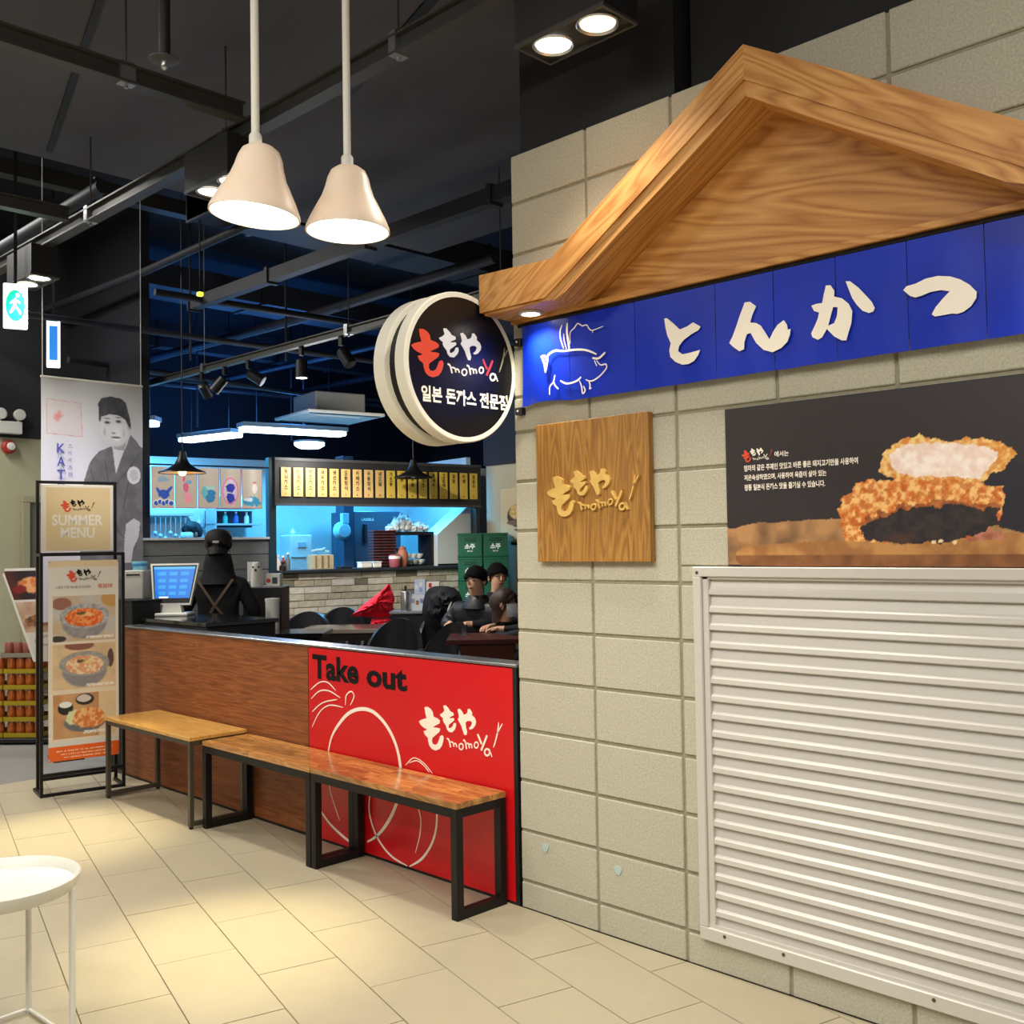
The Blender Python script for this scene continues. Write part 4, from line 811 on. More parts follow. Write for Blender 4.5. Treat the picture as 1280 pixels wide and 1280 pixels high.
P.fill(P.emask(*q(795, 625), 0.022, 0.009, 0.6), '#90909a'); P.fill(P.emask(*q(820, 668), 0.044, 0.008, 0.4), '#63636c'); P.fill(P.emask(*q(835, 690), 0.03, 0.008, 0.6), '#f4f4f8')
P.fill(P.emask(*q(700, 620), 0.012, 0.04, 0.8), '#a0a0aa', .7); P.fill(P.emask(*q(905, 620), 0.010, 0.04, 0.8), '#a8a8b2', .6)
P.fill(P.emask(*q(1015, 1050), 0.05, 0.063), '#e9e9f2'); P.fill(P.emask(*q(1015, 1050), 0.03, 0.04, 0, 0.01, 60), '#d2d2de')
P.fill(P.pmask([q(*a) for a in ((930, 1560), (1010, 1500), (1080, 1540), (1060, 1700), (1010, 1800), (980, 1960), (900, 1960), (915, 1700))], 0.004, 20), '#cfcfd8')
for a in (((130, 322), (470, 342), (470, 350), (130, 330)), ((130, 322), (138, 322), (140, 675), (130, 672)), ((462, 342), (470, 342), (486, 684), (478, 684)), ((130, 664), (486, 678), (486, 686), (130, 672))): P.fill(P.pmask([q(*b) for b in a]), '#c98a93', .8)
P.fill(P.pmask([q(*b) for b in ((138, 330), (462, 350), (478, 678), (140, 664))]), '#c9b4b8', .35); P.fill(P.emask(*q(240, 490), 0.036, 0.042, 0.5, 0.02, 60), '#cf7f80', .8)
MPB = face_M((0, 0.305, -0.98), (0, 1, 0))
P.mesh('print', pb, M=MPB, rough=0.6, wave=lambda x, z: 0.006 * np.sin(x * 14) + 0.004 * np.sin(z * 6))
lt = MB(); BLV = mat('violet_blue_print', '#4b4bb0', 0.6)
for ch_, yy in (('K', 860), ('A', 990), ('T', 1120), ('S', 1250), ('U', 1380)):
    x, z = q(228, yy); put_text(lt, ch_, x, z, MPB, wd=0.055, ht=0.066, bold=0.01, d=0.014)
for k_, ch_ in enumerate('스이까츠쯔'): x, z = q(335, 800 + 72 * k_); put_text(lt, ch_, x, z, MPB, ht=0.026, d=0.014)
lt.build('lettering', BLV, pb)
MB().tube([(0, 0, 1.665), (0, 0.718, 1.665)], 0.008, 8).build('top_rod', WHITEP, pb)
MB().tube([(0, 0.012, 1.665), (0, 0.012, 3.72)], 0.003, 6).tube([(0, 0.706, 1.665), (0, 0.706, 3.72)], 0.003, 6).build('hanging_cord', WHITEP, pb)

# ---------------------------------------------------------------- menu stand
ms = thing('menu_stand', 'black steel menu stand with summer menu header and tall food menu sheet', 'sign', (-3.372, -0.62, 0), math.radians(79.4))
W_ = 0.487; s = 0.018
MB().box(0, s, 0, s, 0, 1.445).box(W_ - s, W_, 0, s, 0, 1.445).box(s, W_ - s, 0, s, 1.427, 1.445).box(s, W_ - s, 0, s, 0.0, s).box(s, W_ - s, 0, s, 0.118, 0.118 + s).build('front_frame', BLACKM, ms)
MB().box(0.02, 0.02 + s, 0.23, 0.23 + s, 0, 1.895).box(W_ - 0.01, W_ - 0.01 + s, 0.23, 0.23 + s, 0, 1.895).box(0.02 + s, W_ - 0.01, 0.23, 0.23 + s, 1.877, 1.895).box(0.02 + s, W_ - 0.01, 0.23, 0.23 + s, 1.43, 1.448).box(0.02 + s, W_ - 0.01, 0.23, 0.23 + s, 0.05, 0.068).build('rear_frame', BLACKM, ms)
for x in (0, W_ - s): MB().box(x, x + s, s, 0.23, 0, s).box(x, x + s, s, 0.23, 1.427, 1.445).build('side_bar', BLACKM, ms)
hp = MB().box(0.045, W_ - 0.015, 0.222, 0.229, 1.455, 1.872, 0.002).build('header_panel', mat('cream_board', '#e8e0d2', 0.5), ms)
MB().box(0.075, W_ - 0.035, 0.219, 0.222, 1.465, 1.855).build('header_print', mat('tan_print', '#e2c999', 0.55), hp)
M1 = face_M((0, 0.2185, 0), (1, 0, 0))
put_text(put_text(MB(), 'SUMMER', 0.108, 1.617, M1, wd=0.30, ht=0.068, bold=0.022, d=0.0005), 'MENU', 0.158, 1.538, M1, wd=0.20, ht=0.066, bold=0.022, d=0.0005).build('lettering', mat('pale_print', '#efe9d8', 0.6), hp)
def logo2(parent, origin, right, width, first, rest, small=None, **kw):
    k = width / LW; M = face_M(origin, right); logo(parent, M, width, first, rest, small, **kw)
logo(ms, face_M((0.155, 0.218, 1.70), (1, 0, 0)), 0.205, LETR, LETB, LETB, d=0.0005, thick=0.0005)
MP0 = face_M((0, -0.006, 0), (1, 0, 0))
P = Paint(0.045, 0.447, 0.205, 1.40, 150, 440, '#dedad0')
P.fill(P.rmask(0, 1, 1.36, 1.40), '#e0c79e', .8); P.fill(P.rmask(0, 1, 0.2, 0.292), '#ee6418')
for k_, z in enumerate((0.262, 0.243, 0.225)): P.fill(P.rmask(0.09 + .02 * k_, 0.41 - .02 * k_, z - .004, z + .004) * (fbm(P.X * 300, P.Z * 60, 4) > .45), '#f7d9b8', .9)
P.fill(P.rmask(0.055, 0.44, 0.60, 0.905), '#f0d3a6', .45); P.fill(P.rmask(0.055, 0.44, 0.32, 0.60), '#f0dcc0', .6)
def food(x0, x1, z0, z1, bg, bowl, rim, food1, food2, seed, extras=()):
    r = P.rmask(x0, x1, z0, z1); P.fill(r, bg, 1, '#c9b08c', 12, seed); cx = (x0 + x1) / 2; cz = (z0 + z1) / 2
    for (ex, ez, rx, rz, c) in extras: P.fill(P.emask(ex, ez, rx, rz, 0.15, 0.002, 60) * r, c)
    P.fill(P.emask(cx, cz - 0.025, 0.135, 0.105, 0.1) * r, bowl, 1, '#8a878c', 60, seed)
    P.fill(P.emask(cx, cz + 0.014, 0.148, 0.078, 0.06) * r, rim, 1, '#8f9498', 70, seed + 1)
    P.fill(P.emask(cx, cz + 0.006, 0.115, 0.060, 0.1, 0.008, 60) * r, food1, 1, food2, 75, seed + 2, .4, .6)
    P.fill(P.emask(cx - 0.02, cz + 0.03, 0.03, 0.012, 0.3, 0.006, 80) * r, '#3c4a2a', .8); P.fill(P.emask(cx + 0.02, cz + 0.022, 0.04, 0.015, 0.4, 0.006, 80) * r, '#f0cf90', .8)
    P.fill(P.rmask(cx + 0.01, x1 - 0.01, z0 + 0.012, z0 + 0.028) * (fbm(P.X * 220, P.Z * 220, seed) > .42), '#f4f0ea', .9)
food(0.07, 0.43, 0.912, 1.185, '#c4c2be', '#9c9a9c', '#b9bcc0', '#e0602c', '#f3a05a', 11, ((0.12, 1.14, 0.06, 0.04, '#9a6a5a'), (0.41, 1.16, 0.07, 0.05, '#c79a5a'), (0.10, 0.93, 0.05, 0.02, '#3c3a3a')))
food(0.07, 0.43, 0.625, 0.895, '#e2c79c', '#8f8f94', '#b0a8a0', '#e2a077', '#f0d9b0', 23, ((0.22, 0.885, 0.09, 0.03, '#8c5a50'), (0.40, 0.80, 0.02, 0.06, '#5a4a44')))
r = P.rmask(0.07, 0.43, 0.335, 0.598); P.fill(r, '#d2a270', 1, '#c08c5c', 14, 5)
P.fill(P.rmask(0.33, 0.43, 0.335, 0.598), '#ecd6ac', .8)
P.fill(P.emask(0.14, 0.515, 0.045, 0.042, .1), '#22261f'); P.fill(P.emask(0.14, 0.536, 0.038, 0.020, .1), '#f2f2ee'); P.fill(P.emask(0.25, 0.560, 0.055, 0.036, .1) * r, '#2b2a28'); P.fill(P.emask(0.245, 0.566, 0.043, 0.024, .1, .004, 80) * r, '#d9cfc6')
P.fill(P.emask(0.25, 0.425, 0.125, 0.062, .1), '#6d6f72'); P.fill(P.emask(0.19, 0.455, 0.055, 0.05, .2, .01, 50), '#dfe3b0'); P.fill(P.emask(0.275, 0.448, 0.10, 0.066, .1, .014, 50), '#dd7c3a', 1, '#f5bd82', 60, 9, .4, .6)
P.fill(P.rmask(0.24, 0.40, 0.352, 0.372) * (fbm(P.X * 220, P.Z * 220, 9) > .42), '#f4f0ea', .9)
P.mesh('menu_sheet', ms, M=MP0, rough=0.35, wave=lambda x, z: 0.003 * np.sin(z * 5))
logo(ms, face_M((0.145, -0.0105, 1.270), (1, 0, 0)), 0.20, LETR, LETB, LETB, d=0.0005, thick=0.0005)
put_text(MB(), '시원한 여름 메뉴를 만나보세요', 0.085, 1.232, face_M((0, -0.011, 0), (1, 0, 0)), wd=0.20, ht=0.016, d=0.0005).build('lettering', mat('grey_print', '#77726c', 0.6), ms)
put_text(MB(), '모모야', 0.325, 1.228, face_M((0, -0.011, 0), (1, 0, 0)), wd=0.085, ht=0.027, bold=0.02, d=0.0005).build('lettering', LETR, ms)
for x in (0.05, 0.442):
    for z in (1.39, 0.215): MB().lathe([(0.005, -0.012), (0.005, -0.004)], (x, 0, z), 8, 'Y').build('grommet', CHROME, ms)

# ---------------------------------------------------------------- leaning picture board behind the stand
lb = thing('slanted_menu_board', 'slanted food photo board leaning out behind the left side of the menu stand', 'sign', (-4.45, -0.45, 0.0), math.radians(80))
MLB = face_M((0, 0, 0), (1, 0, 0))
poly = [(0.0, 1.31), (0.52, 1.345), (0.50, 0.70), (0.195, 0.71)]
MB().prism([(x - 0.012, z) for x, z in poly[:1]] + [(poly[1][0], poly[1][1] + .01), (poly[2][0], poly[2][1] - .012), (poly[3][0] - .012, poly[3][1] - .012)], 0.002, 0.02).build('board', WHITEP, lb)
P = Paint(0.0, 0.52, 0.70, 1.345, 130, 160, '#e2ddd6')
P.fill(P.rmask(0, 1, 1.13, 1.325), '#2a2024', 1, '#5c2f2a', 14, 3); P.fill(P.emask(0.2, 1.23, 0.13, 0.06, .2, .02, 30), '#d9783a', 1, '#f0b070', 40, 6, .4, .6); P.fill(P.emask(0.09, 1.2, 0.05, 0.03, .2, .01, 30), '#8c2a2c')
P.fill(P.rmask(0, 1, 0.90, 1.11), '#d9c0a4', 1, '#b08a6c', 20, 8); P.fill(P.emask(0.22, 0.98, 0.1, 0.045, .1, .01, 40), '#6b4636', 1, '#a4714f', 50, 2)
P.fill(P.emask(0.28, 0.84, 0.1, 0.04, .1), '#b9b9b6'); P.fill(P.emask(0.28, 0.84, 0.07, 0.025, .1), '#e8e4dc')
xs = P.X; edge = (1.31 - P.Z) / 0.60 * 0.195
P.c[:] = P.c; P.X = np.maximum(P.X, np.clip(edge, 0, 0.2)); P.mesh('print', lb, M=face_M((0, 0.0, 0), (1, 0, 0)), rough=0.3)
MB().bar((0.40, 0.05, 0.0), (0.40, 0.05, 0.75), 0.02).bar((0.30, 0.05, 0.01), (0.5, 0.05, 0.01), 0.2, 0.02).build('stand_foot', BLACKM, lb)

# ---------------------------------------------------------------- drink cans in yellow trays
cr0 = Vector((-5.12, 0.06, 0)); ca_ = math.radians(42); rx_ = Vector((math.cos(ca_), math.sin(ca_), 0)); ry_ = Vector((-math.sin(ca_), math.cos(ca_), 0))
YEL = mat('yellow_tray', '#a88f16', 0.5, var=0.1, scale=8); CAN = mat('orange_can', '#c9742a', 0.32, metal=0.2, two='#9c3f1c', scale=26); LID = mat('can_lid', '#b9a88a', 0.3, metal=0.8); PINKC = mat('dusty_red_can', '#9c5a4c', 0.4, metal=0.2)
pal = thing('dolly', 'low black dolly carrying the yellow drink trays', 'dolly', cr0 + Vector((0, 0, 0)), ca_)
MB().box(-0.95, 0.06, -0.03, 0.35, 0.012, 0.045, 0.004).build('deck', BLACKP, pal)
for x in (-0.85, 0.0):
    MB().lathe([(0.012, -0.01), (0.012, 0.01)], (x, 0.0, 0.012), 12, 'Y').build('wheel', BLACKP, pal)
pitchx = 0.068; first_can = None; first_tray = None
for tier in range(6):
    zb = 0.048 + tier * 0.121; n = 5 if tier < 5 else 3
    for col in range(3 if tier < 5 else 1):
        xr = -0.015 - col * 0.305 - (0.02 if tier == 5 else 0)
        lab = 'yellow can tray at far left, %s tier from the floor, %s' % ('first second third fourth fifth'.split()[tier], ('right column', 'middle column', 'left column outside the frame')[col]) if tier < 5 else 'grey cardboard tray of dusty red cans on top of the yellow can trays'
        tr = thing('can_tray', lab, 'tray', cr0 + rx_ * xr + Vector((0, 0, zb)), ca_, group='yellow can trays' if tier < 5 else None)
        mt = YEL if tier < 5 else mat('grey_tray', '#8c8474', 0.6)
        MB().box(-0.30, 0, -0.0, 0.28, 0.0, 0.004).box(-0.30, 0, 0, 0.004, 0, 0.035).box(-0.30, 0, 0.276, 0.28, 0, 0.035).box(-0.30, -0.296, 0, 0.28, 0, 0.035).box(-0.004, 0, 0, 0.28, 0, 0.035).build('tray', mt, tr)
        if col > 1: continue
        for k in range(4):
            for rr in range(2 if tier == 4 else 1):
                pc = cr0 + rx_ * (xr - 0.042 - k * 0.0715) + ry_ * (0.042 + rr * 0.07) + Vector((0, 0, zb + 0.005))
                mc = CAN if tier < 5 else PINKC
                labc = '%s drink can, %s from the right in the %s%s' % ('orange' if tier < 5 else 'dusty red', 'first second third fourth'.split()[k], ('first second third fourth fifth'.split()[tier] + ' yellow tier, ' + ('right tray' if col == 0 else 'next tray')) if tier < 5 else 'top grey tray', ', rear row' if rr else '')
                if first_can is None or tier == 5 and first_can.get('t') != 5:
                    cn = thing('drink_can', labc, 'can', pc, 0, group='orange drink cans' if tier < 5 else 'dusty red drink cans')
                    MB().lathe([(0.026, 0.0), (0.033, 0.008), (0.033, 0.096), (0.027, 0.108)], (0, 0, 0), 14).build('body', mc, cn, True)
                    MB().lathe([(0.027, 0.108), (0.027, 0.112), (0.0, 0.110)], (0, 0, 0), 14, capb=False).build('lid', LID, cn, True)
                    cn['t'] = tier; first_can = cn; kids = KIDS(cn)
                else:
                    c_ = first_can.copy(); COL.objects.link(c_); c_.location = pc; c_['label'] = labc
                    for ch in kids: d_ = ch.copy(); COL.objects.link(d_); d_.parent = c_
for o in COL.objects:
    if 't' in o: del o['t']
ht_ = thing('hand_truck', 'narrow black upright cart frame at the right end of the can trays', 'cart', cr0 + rx_ * 0.055, ca_)
MB().box(0, 0.05, 0.0, 0.04, 0.0, 0.86, 0.003).build('upright', BLACKP, ht_)
for k in range(5): MB().box(0.012, 0.03, -0.004, 0.0, 0.1 + k * 0.15, 0.16 + k * 0.15).build('slot_plate', mat('cart_plate', '#3f4a42', 0.5), ht_)
# ================================================================ kitchen line
K0 = Vector((-6.0447, 2.6541, 0)); KA = math.radians(80.5)
KR = Matrix.Rotation(KA, 3, 'Z')
def K(x, y, z=0.0): return K0 + KR @ Vector((x, y, z))
def kthing(name, label, cat, x, y, z=0.0, group=None): return thing(name, label, cat, K(x, y, z), KA, group)
STEELB = mat('stainless', '#c4c9cc', 0.35, metal=0.3); KWALL = mat('kitchen_tile_wall', '#cfdde2', 0.5, var=0.04, scale=8)
STONE = mat('pale_stone_brick', '#bdb5a2', 0.85, var=0.2, scale=16, bump=0.2); CHAR = mat('charcoal_sign', '#2b2a2b', 0.6, var=0.06, scale=8)
kg = thing('wall_kitchen', 'low pale stone brick wall below the kitchen counter', None, K0, KA, kind='structure')
MB().box(0.05, 2.5, 0.012, 0.18, 0, 1.2).build('core', MORTAR, kg)
br_me = {}
for r in range(16):
    z = 0.07 + r * 0.0705; x = 0.05; i = 0
    while x < 2.49:
        ln = [0.20, 0.26, 0.16, 0.30, 0.22][(i + r * 2) % 5] if i else 0.08 + 0.045 * (r % 4); x2 = min(2.5, x + ln); key = round(x2 - x, 3); i += 1
        v = random.choice((0, 0, 1, 2)) if random.random() > .05 else 3
        kk = (key, v)
        mm_ = [STONE, mat('warm_stone_brick', '#aaa08c', 0.85, var=0.2, scale=16), mat('light_stone_brick', '#ccc6b8', 0.85, var=0.15, scale=16), mat('dark_stone_brick', '#75705f', 0.85, var=0.2, scale=16)][v]
        if kk not in br_me: o = MB().box(0, key - 0.006, 0, 0.03, 0, 0.064, 0.002).build('brick', mm_, kg); br_me[kk] = o.data
        else: o = bpy.data.objects.new('brick', br_me[kk]); COL.objects.link(o); o.parent = kg
        o.location = (x, random.uniform(-0.010, 0.002), z); x = x2
t = kthing('pass_counter', 'dark stone ledge on top of the pale brick kitchen wall', 'counter', 0, 0, 1.2)
MB().box(0.04, 2.52, -0.06, 0.42, 0.0, 0.03, 0.003).build('slab', mat('dark_stone', '#2d3238', 0.3), t)
t = kthing('kitchen_post', 'dark teal steel post between the two kitchen openings', 'post', -0.05, -0.02)
MB().box(0, 0.075, 0, 0.09, 0, 2.37, 0.003).build('post', mat('dark_teal', '#16303c', 0.45), t)
t = kthing('kitchen_post', 'slim dark post at the right end of the menu placard beam', 'post', 2.44, -0.02)
MB().box(0, 0.05, 0, 0.09, 1.2, 2.36, 0.003).build('post', CHAR, t)
# menu beam and placards
mbm = kthing('menu_beam', 'long charcoal beam over the kitchen opening carrying the wooden menu placards', 'beam', 0.0, -0.05, 1.885)
MB().box(0.0, 2.49, 0, 0.07, 0, 0.483, 0.003).build('board', CHAR, mbm); MB().box(0, 2.49, -0.012, 0.0, 0.455, 0.483).box(0, 2.49, -0.012, 0, 0, 0.022).build('edge_trim', mat('grey_trim_strip', '#4a494b', 0.4), mbm)
names = '등심까스 안심까스 치즈까스 새우까스 생선까스 모듬정식 카레까스 우동정식 냉모밀 가츠동 규동 냉우동 돈까스 왕새우 고로케 알밥 라멘 음료수'.split()
PL = [mat('placard_wood', '#e6bd78', 0.55, var=0.1, scale=10), mat('placard_yellow', '#f0cc56', 0.5, var=0.05, scale=6)]
for k in range(18):
    x = 0.11 + k * 0.1335
    t = kthing('menu_placard', 'narrow %s menu placard, %s from the left on the charcoal beam' % ('wooden' if k < 10 else 'yellow', 'first second third fourth fifth sixth seventh eighth ninth tenth eleventh twelfth thirteenth fourteenth fifteenth sixteenth seventeenth eighteenth'.split()[k]), 'sign', x, -0.062, 1.975, 'menu placards on the charcoal beam')
    MB().box(-0.052, 0.052, -0.006, 0, 0, 0.295, 0.002).build('board', PL[0 if k < 9 else 1], t)
    mb = MB(); M = face_M((0, -0.0065, 0), (1, 0, 0)); n = names[k]; hh = min(0.045, 0.2 / len(n))
    for j, c_ in enumerate(n): put_text(mb, c_, -0.019, 0.285 - (j + 1) * (hh + 0.008), M, wd=0.038, ht=hh, bold=0.03, d=0.0005)
    put_text(mb, '%d' % (7 + k % 5), -0.012, 0.015, M, ht=0.022, bold=0.02, d=0.0005)
    mb.build('lettering', mat('brown_print', '#3a2412', 0.6), t)
# kitchen shell behind
tag(MB().box(-1.45, 3.9, 1.8, 1.9, 0, 2.5).build('wall_kitchen_back', KWALL, loc=K0), kind='structure').rotation_euler = (0, 0, KA)
tag(MB().box(-1.5, -1.42, 0.0, 1.9, 0, 2.5).box(2.6, 2.66, 0.42, 1.8, 0, 2.5).build('wall_kitchen_side', KWALL, loc=K0), kind='structure').rotation_euler = (0, 0, KA)
t = kthing('pass_shelf', 'grey plank fronted ledge below the left kitchen opening', 'shelf', -1.30, 0.0)
MB().box(0, 1.25, 0.02, 0.3, 0, 1.545).build('core', CHAR, t)
for k in range(7): MB().box(0, 1.25, 0.0, 0.018, 0.5 + k * 0.15, 0.644 + k * 0.15, 0.003).build('plank', mat('grey_plank', '#5f6264', 0.6, var=0.15, scale=5, stretch=(1, 1, 8)), t)
MB().box(0, 1.25, -0.03, 0.35, 1.545, 1.568, 0.002).build('shelf_board', STEELB, t)
t = kthing('kitchen_post', 'dark slim post at the far left end of the kitchen opening beside the portrait banner', 'post', -1.36, -0.02)
MB().box(0, 0.06, 0, 0.08, 0, 2.5, 0.002).build('post', mat('dark_teal', '#16303c', 0.45), t)
t = kthing('noren_rod', 'thin dark rod holding the small printed flags over the left kitchen opening', 'rod', -1.32, -0.01, 2.262)
MB().tube([(0, 0, 0), (1.30, 0, 0)], 0.008, 8).build('rod', BLACKM, t)
flags = (('blue wave and fish print', '#2c59c8', '#6fa8e0'), ('pink cat like figure print', '#e06a8c', '#f0a0b0'), ('teal and blue fan print', '#2f86c0', '#6fc0c8'), ('round dark blue face print with pink ring', '#2a35a8', '#e58ab0'), ('pale print of a lantern over blue waves', '#3f9ac8', '#c87a7a'))
for k, (d_, c1, c2) in enumerate(flags):
    x0 = -1.205 + k * 0.219
    t = kthing('flag_curtain', 'small beige cloth flag with %s' % d_, 'flag', x0, -0.02, 1.85, 'printed cloth flags over the left kitchen opening')
    P = Paint(0, 0.205, 0, 0.39, 60, 110, '#c9bcae'); P.fill(P.rmask(0, .006, 0, 1) + P.rmask(.199, .3, 0, 1) + P.rmask(.006, .199, 0, 0.006), '#c86a5c')
    if k == 0:
        for a in range(5): P.fill(P.emask(.04 + .035 * a, .05 + .012 * (a % 2), .03, .03, .1), '#e8eef4'); P.fill(P.emask(.04 + .035 * a, .045 + .012 * (a % 2), .022, .022, .1), c1)
        P.fill(P.emask(.11, .13, .055, .045, .1, .02, 60), c1); P.fill(P.emask(.06, .16, .015, .04, .1, 0, 0, .5), c1); P.fill(P.emask(.16, .17, .015, .05, .1, 0, 0, -.7), c1); P.fill(P.emask(.1, .27, .06, .03, .2, .02, 60), c2, .6)
    if k == 1: P.fill(P.emask(.10, .2, .03, .05, .1, .01, 60), c1); P.fill(P.emask(.12, .1, .04, .06, .1, .02, 60), c2); P.fill(P.emask(.08, .28, .014, .03, .1), c1); P.fill(P.emask(.13, .25, .03, .02, .1), '#7ab0d8')
    if k == 2: P.fill(P.emask(.12, .12, .055, .07, .1, .02, 40), c1); P.fill(P.emask(.06, .16, .035, .06, .1, .02, 40), c2); P.fill(P.emask(.12, .2, .05, .02, .1), '#a8d8d8')
    if k == 3: P.fill(P.emask(.10, .17, .085, .14, .05), c2); P.fill(P.emask(.10, .17, .072, .12, .05), '#d8c8d8'); P.fill(P.emask(.10, .20, .05, .045, .1, .015, 60), c1); P.fill(P.emask(.10, .1, .045, .05, .1, .02, 60), c1)
    if k == 4: P.fill(P.emask(.13, .2, .03, .05, .1, .005, 60), '#e8e0d8'); P.fill(P.emask(.13, .26, .02, .012, .1), c2); P.fill(P.emask(.1, .07, .1, .05, .2, .03, 40), c1); P.fill(P.emask(.06, .09, .05, .02, .2, .01, 40), '#d8e8f0')
    P.mesh('cloth', t, rough=0.8, wave=lambda x, z: 0.006 * np.sin(x * 40 + 2))
# stuff behind the left opening
t = kthing('wall_shelf', 'steel wall shelf with coloured bottles at the right of the left kitchen opening', 'shelf', -0.12, 1.35, 1.72)
MB().box(0, 0.55, 0, 0.3, 0, 0.02).box(0, 0.55, 0, 0.3, 0.19, 0.21).box(0.0, 0.02, 0, 0.3, -0.2, 0.21).build('rack', STEELB, t)
MB().box(0.0, 0.55, 0.31, 0.33, -0.02, 0.17).build('back_board', mat('dark_blue_board', '#31445a', 0.6), t)
cols = ('#2b2430', '#4c9a86', '#39b0a8', '#cfd8dc', '#2c5fc0', '#e4ecee', '#d8dcd4', '#7ad0b0', '#2b4fc8')
for k in range(8):
    x = -0.09 + 0.062 * k; lv_ = k % 2; z = 1.742 + 0.19 * lv_
    b = kthing('kitchen_bottle', '%s bottle on the %s board of the kitchen wall shelf' % (('dark', 'green', 'teal', 'grey', 'blue', 'white', 'cream', 'mint')[k], ('lower', 'upper')[lv_]), 'bottle', x, 1.45, z, 'bottles on the kitchen wall shelf')
    MB().lathe([(0.026, 0), (0.028, 0.01), (0.027, 0.075), (0.012, 0.1), (0.011, 0.115)], (0, 0, 0), 12).build('body', mat('bottle_%d' % k, cols[k], 0.4), b, True); MB().lathe([(0.013, 0.115), (0.013, 0.13)], (0, 0, 0), 10).build('cap', WHITEP, b)
t = kthing('dish_rack', 'pale wall rack with hanging ladles in the left kitchen opening', 'rack', -1.0, 1.70, 1.83)
MB().box(0, 0.72, -0.14, 0.08, 0, 0.03, 0.002).build('shelf_board', STEELB, t)
for k in range(7):
    x = 0.30 + 0.055 * k; MB().tube([(x, -0.12, 0), (x, -0.12, -0.16 - 0.03 * (k % 3))], 0.005, 6).ball((x, -0.12, -0.19 - 0.03 * (k % 3)), 0.026, 0.015, 0.026, 8, 6).build('ladle', STEELB, t, True)
for k in range(6):
    b = kthing('hanging_utensil', 'small kitchen utensil clipped on the back wall behind the cook, %s of six' % 'first second third fourth fifth sixth'.split()[k], 'utensil', -0.22 + 0.05 * k, 1.72, 1.72 + 0.04 * (k % 2), 'utensils on the kitchen back wall')
    MB().ball((0, 0, 0), 0.025, 0.012, 0.035, 8, 6).tube([(0, 0, 0.03), (0, 0, 0.08)], 0.005, 6).build('body', mat('utensil_%d' % (k % 3), ('#e4d86a', '#e8f0f2', '#8c9aa4')[k % 3], 0.5), b, True)
# right opening: fridge, machines, trays
t = kthing('kitchen_fridge', 'tall dark blue grey steel refrigerator behind the brick counter', 'fridge', 1.38, 0.95)
MB().box(0, 0.62, 0, 0.6, 0.05, 1.87, 0.006).build('body', mat('dark_steel_door', '#4a5f72', 0.35, metal=0.4), t)
MB().box(0.12, 0.16, -0.03, 0, 1.5, 1.72, 0.004).build('handle', BLACKP, t)
put_text(MB(), 'LASSELE', 0.10, 1.76, face_M((0, -0.001, 0), (1, 0, 0)), wd=0.16, ht=0.03, bold=.02, d=0.001).build('lettering', WHITEP, t)
t = kthing('kitchen_column', 'dark blue column beside the refrigerator in the kitchen', 'column', 1.20, 0.85)
MB().box(0, 0.13, 0, 0.2, 0, 2.5, 0.003).build('post', mat('dark_blue_column', '#22405a', 0.5), t)
t = kthing('ice_machine', 'white box shaped kitchen appliance behind the brick counter at left', 'appliance', 0.62, 1.0)
MB().box(0, 0.26, 0, 0.3, 0, 1.60, 0.008).build('body', WHITEP, t); MB().box(-0.004, 0.264, -0.01, 0.0, 1.35, 1.355).box(0.08, 0.18, -0.012, 0.0, 1.46, 1.52, 0.002).build('panel_line', mat('pale_grey', '#b8c4c8', 0.5), t)
MB().lathe([(0.04, 1.60), (0.045, 1.62), (0.02, 1.66), (0.012, 1.68)], (0.08, 0.12, 0), 14).build('lid_knob', STEELB, t, True)
t = kthing('water_jug', 'clear blue round plastic basin hanging on the kitchen column', 'basin', 1.17, 0.82, 1.57)
MB().lathe([(0.0, 0.0), (0.07, 0.005), (0.10, 0.05), (0.105, 0.09), (0.098, 0.09), (0.092, 0.05), (0.06, 0.012), (0, 0.01)], (0, -0.06, 0.07), 20, 'Y', False, False).build('bowl', mat('blue_plastic', '#8fd4ea', 0.3), t, True)
MB().box(-0.02, 0.06, -0.05, 0.02, 0.15, 0.27, 0.006).build('bracket', mat('blue_plastic', '#8fd4ea', 0.3), t)
t = kthing('cutlery_box', 'wooden cutlery box with small flowers on the pass counter', 'box', 0.45, 0.06, 1.23)
MB().box(0, 0.24, 0, 0.14, 0, 0.15, 0.002).build('box', mat('pale_box_wood', '#bfae8c', 0.6, var=0.15, scale=20), t)
MB().box(0.03, 0.05, -0.003, 0, 0.01, 0.14).box(0.10, 0.125, -0.003, 0, 0.01, 0.14).box(0.17, 0.19, -0.003, 0, 0.01, 0.14).build('stripe', mat('brown_slot', '#8a744e', 0.6), t)
fm = MB()
for k in range(9): fm.ball((0.03 + 0.022 * k, 0.06, 0.18 + 0.035 * random.random()), 0.016, 0.014, 0.014, 6, 5).tube([(0.03 + 0.022 * k, 0.06, 0.1), (0.03 + 0.022 * k, 0.06, 0.18)], 0.002, 4)
fm.build('flowers', mat('pale_blue_flower', '#9fc6d8', 0.7), t)
